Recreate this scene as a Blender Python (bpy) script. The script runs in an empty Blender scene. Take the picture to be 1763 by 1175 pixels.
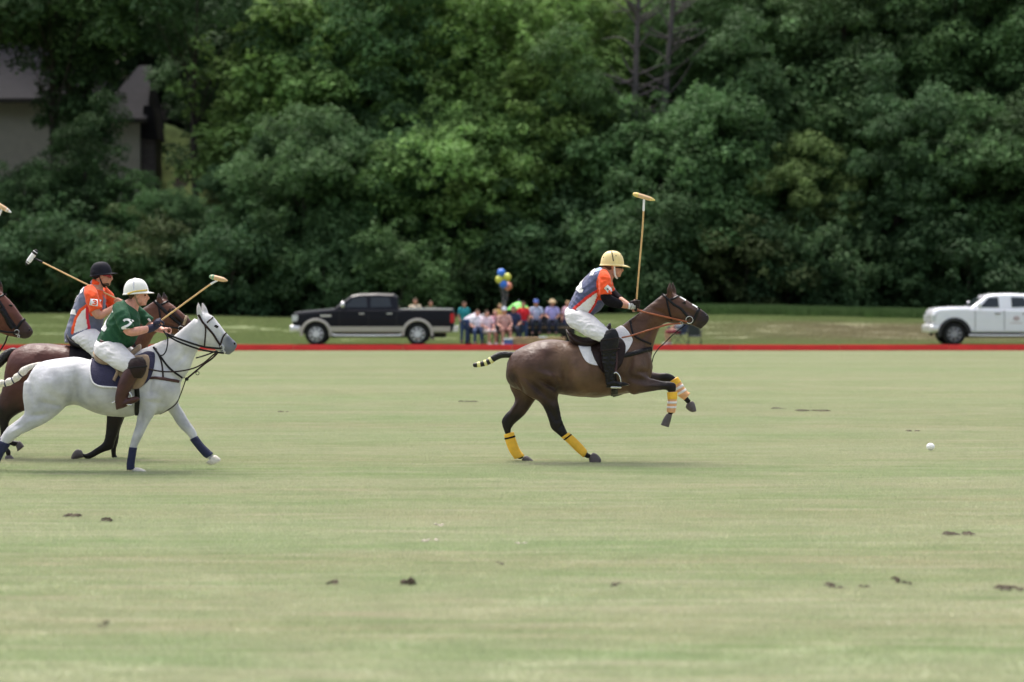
import bpy, bmesh, math, random
import numpy as np
from mathutils import Vector, Matrix, noise as mnoise
from mathutils.bvhtree import BVHTree

R = math.radians
random.seed(7)
rng = np.random.default_rng(7)
scene = bpy.context.scene
COL = scene.collection

# ------------------------------------------------------------------ camera, sky, sun, exposure
K, CX, HY, CAMZ = 4400.0, 881.5, 504.0, 1.95      # focal length in px of a 1763 px wide frame, horizon row, eye height
cam_d = bpy.data.cameras.new("camera")
cam_d.sensor_width = 36.0
cam_d.lens = 36.0 * K / 1763.0
cam_d.shift_y = -(587.5 - HY) / 1763.0
cam_d.clip_start = 0.5
cam_d.clip_end = 2000.0
cam_d.dof.use_dof = True
cam_d.dof.focus_distance = 29.0
cam_d.dof.aperture_fstop = 1.6
cam = bpy.data.objects.new("camera", cam_d)
cam.location = (0, 0, CAMZ)
cam.rotation_euler = (R(90), 0, 0)
COL.objects.link(cam)
scene.camera = cam

SUN_EL, SUN_AZ = 66.0, -25.0      # azimuth measured from +Y (away from the camera) towards +X
world = bpy.data.worlds.new("World")
scene.world = world
world.use_nodes = True
wn = world.node_tree
for n in list(wn.nodes): wn.nodes.remove(n)
wo = wn.nodes.new("ShaderNodeOutputWorld")
wb = wn.nodes.new("ShaderNodeBackground")
sk = wn.nodes.new("ShaderNodeTexSky")
sk.sky_type = 'NISHITA'
sk.sun_disc = False
sk.sun_elevation = R(SUN_EL)
sk.sun_rotation = R(SUN_AZ)
sk.air_density = 1.0
sk.dust_density = 7.0
sk.ozone_density = 0.6
hs = wn.nodes.new("ShaderNodeHueSaturation")      # cloud cover: the same sky with most of its blue taken out
hs.inputs['Saturation'].default_value = 0.62
wn.links.new(sk.outputs[0], hs.inputs['Color'])
wn.links.new(hs.outputs[0], wb.inputs['Color'])
wb.inputs['Strength'].default_value = 0.145
wn.links.new(wb.outputs[0], wo.inputs[0])

sd = bpy.data.lights.new("sun", 'SUN')
sd.energy = 1.0
sd.angle = R(18)
sd.color = (1.0, 0.965, 0.91)
sun = bpy.data.objects.new("sun", sd)
az, el = R(SUN_AZ), R(SUN_EL)
to_sun = Vector((math.sin(az) * math.cos(el), math.cos(az) * math.cos(el), math.sin(el)))
sun.rotation_euler = to_sun.to_track_quat('Z', 'Y').to_euler()
sun.location = (0, 20, 60)
COL.objects.link(sun)

scene.view_settings.view_transform = 'Standard'
scene.view_settings.look = 'None'
scene.view_settings.gamma = 1.0
scene.view_settings.use_curve_mapping = False
scene.view_settings.exposure = 1.1
scene.render.engine = 'CYCLES'
scene.cycles.max_bounces = 6
scene.cycles.transparent_max_bounces = 6
scene.cycles.use_denoising = True

# ------------------------------------------------------------------ materials
def nodes_of(m):
    m.use_nodes = True
    nt = m.node_tree
    return nt, nt.nodes["Principled BSDF"]

def mat(name, col, rough=0.7, var=0.12, scale=18.0, bump=0.0, bscale=60.0, metal=0.0, spec=0.4, sheen=0.0, coat=0.0, stretch=None):
    m = bpy.data.materials.new(name)
    nt, b = nodes_of(m)
    L = nt.links.new
    tc = nt.nodes.new("ShaderNodeTexCoord")
    src = tc.outputs['Object']
    if stretch:
        mp = nt.nodes.new("ShaderNodeMapping"); mp.inputs['Scale'].default_value = stretch
        L(src, mp.inputs[0]); src = mp.outputs[0]
    no = nt.nodes.new("ShaderNodeTexNoise"); no.inputs['Scale'].default_value = scale; no.inputs['Detail'].default_value = 5
    L(src, no.inputs['Vector'])
    mr = nt.nodes.new("ShaderNodeMapRange")
    mr.inputs['From Min'].default_value = 0.3; mr.inputs['From Max'].default_value = 0.7
    mr.inputs['To Min'].default_value = 1 - var; mr.inputs['To Max'].default_value = 1 + var
    L(no.outputs['Fac'], mr.inputs['Value'])
    mx = nt.nodes.new("ShaderNodeVectorMath"); mx.operation = 'SCALE'
    mx.inputs[0].default_value = col[:3]
    L(mr.outputs[0], mx.inputs['Scale'])
    L(mx.outputs[0], b.inputs['Base Color'])
    b.inputs['Roughness'].default_value = rough
    b.inputs['Metallic'].default_value = metal
    b.inputs['Specular IOR Level'].default_value = spec
    b.inputs['Sheen Weight'].default_value = sheen
    b.inputs['Coat Weight'].default_value = coat
    if bump:
        n2 = nt.nodes.new("ShaderNodeTexNoise"); n2.inputs['Scale'].default_value = bscale; n2.inputs['Detail'].default_value = 3
        L(src, n2.inputs['Vector'])
        bp = nt.nodes.new("ShaderNodeBump"); bp.inputs['Strength'].default_value = bump; bp.inputs['Distance'].default_value = 0.02
        L(n2.outputs['Fac'], bp.inputs['Height']); L(bp.outputs[0], b.inputs['Normal'])
    return m

def attr_mat(name, rough=0.5, spec=0.35, var=0.10, scale=9.0, bump=0.15, bscale=14.0, sheen=0.1):
    """colour from the mesh's own 'tint' attribute (coat markings with painted muscle shading, panels of a shirt)"""
    m = bpy.data.materials.new(name)
    nt, b = nodes_of(m); L = nt.links.new
    at = nt.nodes.new("ShaderNodeAttribute"); at.attribute_name = "tint"
    tc = nt.nodes.new("ShaderNodeTexCoord")
    no = nt.nodes.new("ShaderNodeTexNoise"); no.inputs['Scale'].default_value = scale; no.inputs['Detail'].default_value = 6
    L(tc.outputs['Object'], no.inputs['Vector'])
    mr = nt.nodes.new("ShaderNodeMapRange")
    mr.inputs['From Min'].default_value = 0.3; mr.inputs['From Max'].default_value = 0.7
    mr.inputs['To Min'].default_value = 1 - var; mr.inputs['To Max'].default_value = 1 + var
    L(no.outputs['Fac'], mr.inputs['Value'])
    mx = nt.nodes.new("ShaderNodeVectorMath"); mx.operation = 'SCALE'
    L(at.outputs['Color'], mx.inputs[0]); L(mr.outputs[0], mx.inputs['Scale'])
    L(mx.outputs[0], b.inputs['Base Color'])
    b.inputs['Roughness'].default_value = rough
    b.inputs['Specular IOR Level'].default_value = spec
    b.inputs['Sheen Weight'].default_value = sheen
    n2 = nt.nodes.new("ShaderNodeTexNoise"); n2.inputs['Scale'].default_value = bscale; n2.inputs['Detail'].default_value = 4
    L(tc.outputs['Object'], n2.inputs['Vector'])
    bp = nt.nodes.new("ShaderNodeBump"); bp.inputs['Strength'].default_value = bump; bp.inputs['Distance'].default_value = 0.03
    L(n2.outputs['Fac'], bp.inputs['Height']); L(bp.outputs[0], b.inputs['Normal'])
    return m

M = {}
M['coat'] = attr_mat('horse_coat', rough=0.43, spec=0.25, var=0.24, scale=6, bump=0.5, bscale=8, sheen=0.0)
M['coat_grey'] = attr_mat('grey_horse_coat', rough=0.65, spec=0.15, var=0.17, scale=7, bump=0.45, bscale=8, sheen=0.0)
M['cloth_print'] = attr_mat('jersey_cloth', rough=0.8, spec=0.2, var=0.06, scale=20, bump=0.9, bscale=9, sheen=0.2)
M['skin'] = mat('skin', (0.50, 0.24, 0.16), 0.5, 0.1, 30)
M['skin_pink'] = mat('pink_skin', (0.60, 0.29, 0.22), 0.5, 0.12, 30)
M['breeches'] = mat('white_breeches', (0.66, 0.65, 0.66), 0.8, 0.06, 8, bump=0.9, bscale=11)
M['black_leather'] = mat('black_leather', (0.008, 0.0075, 0.009), 0.36, 0.3, 12, bump=0.7, bscale=16, spec=0.22)
M['brown_leather'] = mat('brown_leather', (0.055, 0.017, 0.013), 0.38, 0.3, 12, bump=0.4, bscale=25)
M['dark_brown_leather'] = mat('dark_brown_leather', (0.020, 0.010, 0.009), 0.42, 0.3, 12, bump=0.5, bscale=20, spec=0.22)
M['rein_leather'] = mat('chestnut_rein_leather', (0.30, 0.085, 0.035), 0.5, 0.2, 20)
M['tan_suede'] = mat('tan_suede', (0.30, 0.21, 0.13), 0.85, 0.15, 14, bump=0.2, bscale=40, sheen=0.3)
M['white_pad'] = mat('white_fleece', (0.74, 0.73, 0.76), 0.9, 0.05, 20, bump=0.4, bscale=80, sheen=0.3)
M['navy_pad'] = mat('navy_quilted_cloth', (0.030, 0.028, 0.066), 0.85, 0.1, 20, bump=0.5, bscale=70)
M['yellow_wrap'] = mat('yellow_bandage', (0.86, 0.49, 0.05), 0.8, 0.08, 20, bump=0.3, bscale=40)
M['white_tape'] = mat('white_tape', (0.78, 0.74, 0.74), 0.6, 0.06, 20)
M['orange_wrap'] = mat('faded_orange_wrap', (0.75, 0.40, 0.20), 0.8, 0.1, 20, bump=0.3, bscale=40)
M['navy_wrap'] = mat('navy_bandage', (0.020, 0.024, 0.062), 0.8, 0.15, 20, bump=0.3, bscale=40)
M['black_wrap'] = mat('black_bandage', (0.009, 0.008, 0.011), 0.8, 0.2, 20, bump=0.5, bscale=25, spec=0.1)
M['steel'] = mat('polished_steel', (0.62, 0.62, 0.62), 0.25, 0.05, 20, metal=1.0)
M['hoof_dark'] = mat('dark_hoof', (0.09, 0.075, 0.075), 0.5, 0.2, 40)
M['hoof_pale'] = mat('pale_hoof', (0.62, 0.58, 0.50), 0.6, 0.15, 40)
M['tail_black'] = mat('black_tail_hair', (0.007, 0.006, 0.006), 0.5, 0.3, 30, bump=0.6, bscale=50)
M['tail_white'] = mat('white_tail_hair', (0.66, 0.62, 0.54), 0.6, 0.12, 30, bump=0.6, bscale=50)
M['tape_yellow'] = mat('pale_yellow_tape', (0.72, 0.68, 0.30), 0.6, 0.1, 20)
M['eye'] = mat('dark_eye', (0.008, 0.006, 0.005), 0.08, 0.1, 20)
M['helmet_cream'] = mat('cream_helmet_shell', (0.78, 0.62, 0.29), 0.42, 0.05, 12)
M['helmet_white'] = mat('white_helmet_shell', (0.80, 0.79, 0.76), 0.35, 0.04, 12)
M['helmet_black'] = mat('black_helmet_velvet', (0.012, 0.012, 0.019), 0.7, 0.2, 12, spec=0.15)
M['gold_trim'] = mat('gold_trim', (0.70, 0.50, 0.12), 0.5, 0.1, 20)
M['jersey_orange'] = mat('orange_jersey_cloth', (0.80, 0.095, 0.018), 0.8, 0.06, 20, bump=0.8, bscale=10)
M['jersey_green'] = mat('bottle_green_jersey', (0.012, 0.072, 0.032), 0.85, 0.1, 14, bump=1.0, bscale=9)
M['print_white'] = mat('white_print', (0.78, 0.77, 0.78), 0.7, 0.04, 20)
M['glove_dark'] = mat('dark_glove', (0.02, 0.02, 0.05), 0.7, 0.2, 20)
M['cane'] = mat('mallet_cane', (0.62, 0.40, 0.17), 0.45, 0.12, 30)
M['mallet_wood'] = mat('mallet_head_wood', (0.68, 0.45, 0.26), 0.5, 0.12, 25)
M['mallet_yellow'] = mat('yellow_painted_wood', (0.78, 0.62, 0.20), 0.5, 0.1, 25)
M['mallet_green'] = mat('green_painted_wood', (0.20, 0.36, 0.22), 0.5, 0.1, 25)
M['rubber_black'] = mat('black_rubber', (0.018, 0.018, 0.018), 0.8, 0.2, 25)
M['lens_red'] = mat('red_mirror_lens', (0.30, 0.02, 0.03), 0.12, 0.1, 20)
M['ball'] = mat('white_ball_plastic', (0.85, 0.85, 0.85), 0.4, 0.04, 30)
M['board_red'] = mat('red_painted_board', (0.70, 0.032, 0.036), 0.6, 0.10, 1.5)
M['hair_brown'] = mat('brown_hair', (0.06, 0.035, 0.02), 0.7, 0.2, 40)

# ------------------------------------------------------------------ object helpers
ORG = {}
def top_of(o):
    while o.parent is not None: o = o.parent
    return o

def tag(o, label=None, cat=None, group=None, kind=None):
    if label: o['label'] = label
    if cat: o['category'] = cat
    if group: o['group'] = group
    if kind: o['kind'] = kind
    return o

def thing(name, loc, label, cat, group=None):
    o = bpy.data.objects.new(name, None)
    o.location = loc
    o.empty_display_size = 0.2
    COL.objects.link(o)
    ORG[o.name] = np.array(loc, dtype=float)
    return tag(o, label, cat, group)

def mk(name, V, F, m, parent=None, smooth=True, loc=None, tint=None):
    """world-space vertices -> one linked mesh object"""
    V = np.asarray(V, dtype=float)
    if parent is not None: o0 = ORG[top_of(parent).name]
    else: o0 = np.array(loc if loc is not None else (0, 0, 0), dtype=float)
    me = bpy.data.meshes.new(name)
    me.from_pydata((V - o0).tolist(), [], [tuple(int(i) for i in f) for f in F])
    if smooth: me.polygons.foreach_set('use_smooth', [True] * len(me.polygons))
    if isinstance(m, (list, tuple)):
        for q in m: me.materials.append(q)
    elif m is not None: me.materials.append(m)
    if tint is not None:
        ca = me.color_attributes.new("tint", 'FLOAT_COLOR', 'POINT')
        buf = np.ones((len(V), 4), dtype=np.float32); buf[:, :3] = tint
        ca.data.foreach_set('color', buf.ravel())
    me.update()
    o = bpy.data.objects.new(name, me)
    COL.objects.link(o)
    if parent is not None: o.parent = parent
    else:
        o.location = o0
        ORG[o.name] = o0
    return o

def join(parts):
    V, F, n = [], [], 0
    for v, f in parts:
        v = np.asarray(v, dtype=float); V.append(v)
        F += [tuple(i + n for i in q) for q in f]
        n += len(v)
    return np.vstack(V), F

def crom(rows, sub):
    P = np.asarray(rows, dtype=float); n = len(P)
    if n < 3 or sub <= 1: 
        if sub <= 1: return P
        t = np.linspace(0, 1, sub + 1)[:, None]
        return P[0] * (1 - t) + P[-1] * t
    out = []
    for i in range(n - 1):
        p0 = P[i - 1] if i else 2 * P[0] - P[1]
        p1, p2 = P[i], P[i + 1]
        p3 = P[i + 2] if i + 2 < n else 2 * P[-1] - P[-2]
        for k in range(sub):
            t = k / sub
            out.append(0.5 * ((2 * p1) + (-p0 + p2) * t + (2 * p0 - 5 * p1 + 4 * p2 - p3) * t * t + (-p0 + 3 * p1 - 3 * p2 + p3) * t ** 3))
    out.append(P[-1])
    return np.array(out)

def w3(px, py, Y, dy=0.0):
    return np.array(((px - CX) * Y / K, Y + dy, CAMZ - (py - HY) * Y / K))

def tube_faces(nr, seg, V):
    F = []
    for r in range(nr - 1):
        for s in range(seg):
            a = r * seg + s; b = r * seg + (s + 1) % seg
            F.append((a, b, b + seg, a + seg))
    return F

def cap(V, F, seg, nr, c0, c1):
    V = np.vstack([V, c0[None], c1[None]])
    i0, i1 = len(V) - 2, len(V) - 1
    for s in range(seg):
        F.append((s, i0, (s + 1) % seg))
        a = (nr - 1) * seg
        F.append((a + s, a + (s + 1) % seg, i1))
    return V, F

def loft(rings, Y, sub=4, seg=24, k=1.0, grow=0.0, pw=2.0, dmul=1.0):
    """rings: x1,y1,x2,y2 (outline points, photo px at depth Y), half width m, lateral offset m"""
    rr = [list(r) + [0.0] * (6 - len(r)) for r in rings]
    P = crom(rr, sub)
    a = np.linspace(0, 2 * math.pi, seg, endpoint=False)
    ca, sa = np.cos(a), np.sin(a)
    ca = np.sign(ca) * np.abs(ca) ** (2 / pw); sa = np.sign(sa) * np.abs(sa) ** (2 / pw)
    rows = []; cs = []
    for x1, y1, x2, y2, hw, dy in P:
        p1, p2 = w3(x1, y1, Y), w3(x2, y2, Y)
        c = (p1 + p2) / 2; d = (p1 - p2) / 2; c[1] += dy * dmul
        ln = np.linalg.norm(d) + 1e-9
        d = d / ln * max(ln * k + grow, 0.003)
        h = max(hw * k + grow, 0.003)
        rows.append(c[None] + ca[:, None] * d[None] + sa[:, None] * np.array((0, h, 0))[None]); cs.append(c)
    V = np.vstack(rows); nr = len(rows)
    F = tube_faces(nr, seg, V)
    c0 = cs[0] + (cs[0] - cs[1]) * 0.5; c1 = cs[-1] + (cs[-1] - cs[-2]) * 0.5
    return cap(V, F, seg, nr, c0, c1)

def tube(pts, radii, seg=14, sub=4, flat=1.0, flatdir=None, ends=True, grow=0.0):
    """pts in world metres"""
    P = crom(np.hstack([np.asarray(pts, float), np.asarray(radii, float)[:, None]]), sub)
    if ends:
        d0 = P[0, :3] - P[1, :3]; d0 /= np.linalg.norm(d0) + 1e-9
        d1 = P[-1, :3] - P[-2, :3]; d1 /= np.linalg.norm(d1) + 1e-9
        r0, r1 = P[0, 3] + grow, P[-1, 3] + grow
        pre = [np.append(P[0, :3] + d0 * r0 * s, P[0, 3] * c) for s, c in ((0.92, 0.4), (0.6, 0.8))]
        post = [np.append(P[-1, :3] + d1 * r1 * s, P[-1, 3] * c) for s, c in ((0.6, 0.8), (0.92, 0.4))]
        P = np.vstack([pre, P, post])
    C = P[:, :3]; n = len(C)
    T = np.gradient(C, axis=0); T /= (np.linalg.norm(T, axis=1)[:, None] + 1e-9)
    up = np.array(flatdir if flatdir is not None else (0, 1.0, 0))
    if abs(np.dot(up, T[0])) > 0.95: up = np.array((1.0, 0, 0)) if abs(T[0][0]) < 0.9 else np.array((0, 0, 1.0))
    a = np.linspace(0, 2 * math.pi, seg, endpoint=False)
    rows = []
    for i in range(n):
        u = up - np.dot(up, T[i]) * T[i]; u /= np.linalg.norm(u) + 1e-9
        v = np.cross(T[i], u); r = max(P[i, 3] + grow, 0.0008)
        rows.append(C[i] + np.cos(a)[:, None] * u * r * flat + np.sin(a)[:, None] * v * r)
        up = u
    V = np.vstack(rows); F = tube_faces(n, seg, V)
    return cap(V, F, seg, n, C[0] + (C[0] - C[1]) * 0.1, C[-1] + (C[-1] - C[-2]) * 0.1)

def ptube(pts, radii, Y, **kw):
    """pts: (px, py, dy) at depth Y"""
    return tube([w3(p[0], p[1], Y, p[2]) for p in pts], radii, **kw)

def ellip(c, r, rot=None, seg=16, rings=10):
    V = []; c = np.asarray(c, float)
    for i in range(1, rings):
        t = math.pi * i / rings
        for s in range(seg):
            p = 2 * math.pi * s / seg
            V.append((r[0] * math.sin(t) * math.cos(p), r[1] * math.sin(t) * math.sin(p), r[2] * math.cos(t)))
    V = np.array(V); F = tube_faces(rings - 1, seg, V)
    V, F = cap(V, F, seg, rings - 1, np.array((0, 0, r[2])), np.array((0, 0, -r[2])))
    if rot is not None: V = V @ np.array(rot).T
    return V + c, F

def box(c, h, rot=None):
    V = np.array([(x, y, z) for x in (-1, 1) for y in (-1, 1) for z in (-1, 1)], float) * np.array(h)
    if rot is not None: V = V @ np.array(rot).T
    return V + np.array(c, float), [(0, 1, 3, 2), (4, 6, 7, 5), (0, 4, 5, 1), (2, 3, 7, 6), (0, 2, 6, 4), (1, 5, 7, 3)]

def roty(a):
    c, s = math.cos(a), math.sin(a)
    return np.array(((c, 0, s), (0, 1, 0), (-s, 0, c)))
def rotz(a):
    c, s = math.cos(a), math.sin(a)
    return np.array(((c, -s, 0), (s, c, 0), (0, 0, 1)))

def lap(V, E, it, lam=0.5):
    V = V.copy(); n = len(V)
    deg = np.bincount(E.ravel(), minlength=n).astype(float)[:, None] + 1e-9
    for _ in range(it):
        S = np.zeros_like(V)
        for ax in range(3):
            S[:, ax] = np.bincount(E[:, 0], weights=V[E[:, 1], ax], minlength=n) + np.bincount(E[:, 1], weights=V[E[:, 0], ax], minlength=n)
        V += lam * (S / deg - V)
    return V

def fuse(parts, voxel, it=4):
    """union of closed shapes as one continuous surface"""
    V, F = join(parts)
    me = bpy.data.meshes.new("tmp"); me.from_pydata(V.tolist(), [], F); me.update()
    bm = bmesh.new(); bm.from_mesh(me); bmesh.ops.recalc_face_normals(bm, faces=bm.faces); bm.to_mesh(me); bm.free()
    o = bpy.data.objects.new("tmp", me); COL.objects.link(o)
    md = o.modifiers.new("r", 'REMESH'); md.mode = 'VOXEL'; md.voxel_size = voxel; md.adaptivity = 0
    dg = bpy.context.evaluated_depsgraph_get()
    ev = o.evaluated_get(dg); m2 = ev.to_mesh()
    n = len(m2.vertices); co = np.empty(n * 3); m2.vertices.foreach_get('co', co); co = co.reshape(-1, 3)
    E = np.empty(len(m2.edges) * 2, dtype=np.int64); m2.edges.foreach_get('vertices', E); E = E.reshape(-1, 2)
    FF = [tuple(p.vertices) for p in m2.polygons]
    ev.to_mesh_clear()
    bpy.data.objects.remove(o); bpy.data.meshes.remove(me)
    return lap(co, E, it), FF, E

def wrinkle(o, amp, freq, seed=0, aniso=(1, 1, 1), ridge=True):
    """folds and lumps pushed along the normals of a finished mesh"""
    me = o.data; n = len(me.vertices); co = np.empty(n * 3); me.vertices.foreach_get('co', co); co = co.reshape(-1, 3)
    no = np.empty(n * 3); me.vertices.foreach_get('normal', no); no = no.reshape(-1, 3)
    g = np.random.default_rng(seed); f = np.zeros(n); A = np.array(aniso)
    warp = np.stack([np.sin(co @ (g.normal(size=3) * freq * .35) + g.uniform(0, 6)) for _ in range(3)], 1) * .9
    for k in range(5):
        d = g.normal(size=3) * A; d /= np.linalg.norm(d); fr = freq * g.uniform(.6, 1.6)
        s_ = np.sin(co @ (d * fr) + warp @ g.normal(size=3) + g.uniform(0, 6))
        f += (1 - 2 * np.abs(s_)) if ridge else s_
    f /= 2.2
    mask = .35 + .65 * np.clip(.5 + .5 * np.sin(co @ (g.normal(size=3) * freq * .3) + 1), 0, 1)
    co = co + no * (f * amp * mask)[:, None]
    me.vertices.foreach_set('co', co.ravel()); me.update()

def bvh_of(V, F): return BVHTree.FromPolygons([Vector(v) for v in V], F)

def hit(bvh, px, py, Y, side, back=None):
    o = w3(px, py, Y)
    org = Vector((o[0], Y + side * 3.0, o[2]))
    h = bvh.ray_cast(org, Vector((0, -side, 0)))
    return h

def strip(bvh, path, width, Y, sides=(-1, 1), thick=0.006, sub=4, lift=0.0015):
    """flat strap laid on a body, following its surface; path in photo px"""
    P = crom(path, sub); parts = []
    for side in sides:
        rows = []; lasty = None
        for i in range(len(P)):
            t = P[min(i + 1, len(P) - 1)] - P[max(i - 1, 0)]; t = t[:2] / (np.linalg.norm(t[:2]) + 1e-9)
            nrm = np.array((-t[1], t[0])); pr = []
            for s in (-0.5, 0.5):
                q = P[i][:2] + nrm * s * width
                h = hit(bvh, q[0], q[1], Y, side)
                if h[0] is None:
                    h = hit(bvh, P[i][0], P[i][1], Y, side)
                    base = w3(q[0], q[1], Y)
                    base[1] = h[0][1] if h[0] is not None else (lasty if lasty is not None else Y)
                    nn = np.array((0, side, 0.0))
                else:
                    base = np.array(h[0]); nn = np.array(h[1])
                    if nn[1] * side < 0: nn = -nn
                    lasty = base[1]
                pr.append((base, nn))
            rows.append((pr[0][0] + pr[0][1] * lift * -2, pr[0][0] + pr[0][1] * (lift + thick), pr[1][0] + pr[1][1] * (lift + thick), pr[1][0] + pr[1][1] * lift * -2))
        V = np.array([v for r in rows for v in r]); n = len(rows); F = []
        for r in range(n - 1):
            for s in range(4):
                a = r * 4 + s; b = r * 4 + (s + 1) % 4
                F.append((a, b, b + 4, a + 4))
        F.append((0, 1, 2, 3)); e = (n - 1) * 4; F.append((e + 3, e + 2, e + 1, e))
        parts.append((V, F))
    return join(parts)

def panel(bvh, cols, Y, sides=(-1, 1), off=0.012, sub=4, rows=16, drop=0.0):
    """sheet laid on a body; cols: x, y top, y bottom in photo px"""
    P = crom(cols, sub); parts = []
    for side in sides:
        G = []
        for x, y0, y1 in P:
            col = []; yy = y0
            h = hit(bvh, x, yy, Y, side); g = 0
            while h[0] is None and g < 40: yy += 1.0; g += 1; h = hit(bvh, x, yy, Y, side)
            ys = np.linspace(yy, max(y1, yy + 0.5), rows)
            ly = None
            for y in ys:
                h = hit(bvh, x, y, Y, side); b = w3(x, y, Y)
                dep = h[0][1] if h[0] is not None else (ly if ly is not None else Y)
                if ly is not None: dep = min(dep, ly + 0.004) if side < 0 else max(dep, ly - 0.004)
                ly = dep
                b[1] = dep
                nn = np.array(h[1]) if h[0] is not None else np.array((0, side, 0.0))
                if nn[1] * side < 0: nn = -nn
                col.append((b, nn))
            G.append(col)
        n, m = len(G), rows
        O = np.array([[b + nn * off for b, nn in c] for c in G]).reshape(-1, 3)
        I = np.array([[b + nn * -0.01 for b, nn in c] for c in G]).reshape(-1, 3)
        V = np.vstack([O, I]); F = []; N = n * m
        for i in range(n - 1):
            for j in range(m - 1):
                a = i * m + j; F.append((a, a + 1, a + m + 1, a + m))
                F.append((N + a, N + a + m, N + a + m + 1, N + a + 1))
        for i in range(n - 1):
            for j in (0, m - 1):
                a = i * m + j; F.append((a, a + m, N + a + m, N + a))
        for j in range(m - 1):
            for i in (0, n - 1):
                a = i * m + j; F.append((a, a + 1, N + a + 1, N + a))
        parts.append((V, F))
    return join(parts)

# ------------------------------------------------------------------ terrain, field, grass
def sstep(a, b, x):
    t = np.clip((x - a) / (b - a), 0, 1); return t * t * (3 - 2 * t)

def height(x, y):
    x = np.asarray(x, float); y = np.asarray(y, float)
    h = 0.74 * sstep(99, 124, y) + 6.2 * sstep(128, 154, y) + 24 * sstep(150, 230, y)
    h = h + 4.6 * np.exp(-((x + 22.5) / 5.6) ** 2 - ((y - 160.0) / 5.0) ** 2)      # bank beside the house
    h = h + 0.12 * np.sin(x * 0.21 + y * 0.05) * sstep(100, 125, y)
    return h

def grass_mat(name, blade):
    m = bpy.data.materials.new(name)
    nt, b = nodes_of(m); L = nt.links.new; N = nt.nodes.new
    ge = N("ShaderNodeNewGeometry")
    def noise(scale3, sc, det=3, rough=0.6):
        mp = N("ShaderNodeMapping"); mp.inputs['Scale'].default_value = scale3; L(ge.outputs['Position'], mp.inputs[0])
        no = N("ShaderNodeTexNoise"); no.inputs['Scale'].default_value = sc; no.inputs['Detail'].default_value = det; no.inputs['Roughness'].default_value = rough
        L(mp.outputs[0], no.inputs['Vector']); return no.outputs['Fac']
    def ramp(f, a, c, lo, hi):
        r = N("ShaderNodeMapRange"); r.inputs['From Min'].default_value = a; r.inputs['From Max'].default_value = c
        r.inputs['To Min'].default_value = lo; r.inputs['To Max'].default_value = hi; L(f, r.inputs['Value']); return r.outputs[0]
    def mixc(f, c1, c2):
        x = N("ShaderNodeMix"); x.data_type = 'RGBA'; L(f, x.inputs['Factor'])
        if isinstance(c1, tuple): x.inputs['A'].default_value = (*c1, 1)
        else: L(c1, x.inputs['A'])
        if isinstance(c2, tuple): x.inputs['B'].default_value = (*c2, 1)
        else: L(c2, x.inputs['B'])
        return x.outputs['Result']
    f1 = ramp(noise((0.22, 2.2, 1), 1.3, 5, 0.65), 0.36, 0.66, 0, 1)     # mower swaths: long along x
    f2 = ramp(noise((0.10, 0.7, 1), 0.6, 4), 0.40, 0.62, 0, 0.9)        # worn, dry areas
    f3 = ramp(noise((0.4, 3.0, 1), 2.0, 4, 0.6), 0.35, 0.65, 0, 0.75)
    green, lush, straw, dry = GC
    c = mixc(f1, green, straw)
    c = mixc(f2, c, dry)
    c = mixc(f3, c, lush)
    f4 = ramp(noise((0.035, 0.30, 1), 1.0, 5, 0.7), 0.45, 0.60, 0, 0.45)   # broad dry bands that read at a distance
    c = mixc(f4, c, straw)
    f5 = ramp(noise((0.45, 6.0, 1), 1.6, 4, 0.75), 0.46, 0.62, 0, 0.55)     # fine swath lines
    c = mixc(f5, c, lush)
    f6 = ramp(noise((0.3, 4.0, 1), 1.9, 4, 0.75), 0.50, 0.62, 0, 0.75)
    c = mixc(f6, c, straw)
    fm = noise((0.5, 1.5, 1), 1.8, 4, 0.7)
    brown = ramp(fm, 0.70, 0.80, 0, 0.45)
    c = mixc(brown, c, (0.26, 0.16, 0.085))
    sx = N("ShaderNodeSeparateXYZ"); L(ge.outputs['Position'], sx.inputs[0])
    far = ramp(sx.outputs['Y'], 86.2, 86.8, 0, 1)                        # beyond the board: longer, greener, browner to the right
    fx = ramp(sx.outputs['X'], 4, 14, 0, 1); fy = ramp(sx.outputs['Y'], 97, 105, 0, 1); fy2 = ramp(sx.outputs['Y'], 113, 117, 1, 0)
    def mul(a_, b_):
        q_ = N("ShaderNodeMath"); q_.operation = 'MULTIPLY'; L(a_, q_.inputs[0]); L(b_, q_.inputs[1]); return q_.outputs[0]
    rough_c = mixc(f1, (0.175, 0.235, 0.090), (0.23, 0.265, 0.115))
    rough_c = mixc(mul(mul(fx, fy), fy2), rough_c, (0.245, 0.225, 0.132))
    c = mixc(far, c, rough_c)
    if blade:
        oi = N("ShaderNodeAttribute"); oi.attribute_name = "bl"
        g = ramp(oi.outputs['Fac'], 0, 1, 0.82, 1.18)
        vm = N("ShaderNodeVectorMath"); vm.operation = 'SCALE'; L(c, vm.inputs[0]); L(g, vm.inputs['Scale']); c = vm.outputs[0]
        b.inputs['Subsurface Weight'].default_value = 0.0
        tr = N("ShaderNodeBsdfTranslucent"); L(c, tr.inputs['Color'])
        ms = N("ShaderNodeMixShader"); ms.inputs[0].default_value = 0.35
        out = nt.nodes["Material Output"]
        L(b.outputs[0], ms.inputs[1]); L(tr.outputs[0], ms.inputs[2]); L(ms.outputs[0], out.inputs['Surface'])
    if not blade:                                                        # darker thatch, its colour also standing in for the blades' self-shadow
        vm = N("ShaderNodeVectorMath"); vm.operation = 'SCALE'; L(c, vm.inputs[0]); vm.inputs['Scale'].default_value = 0.74; c = vm.outputs[0]
    L(c, b.inputs['Base Color'])
    b.inputs['Roughness'].default_value = 0.75
    b.inputs['Specular IOR Level'].default_value = 0.25
    return m
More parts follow.
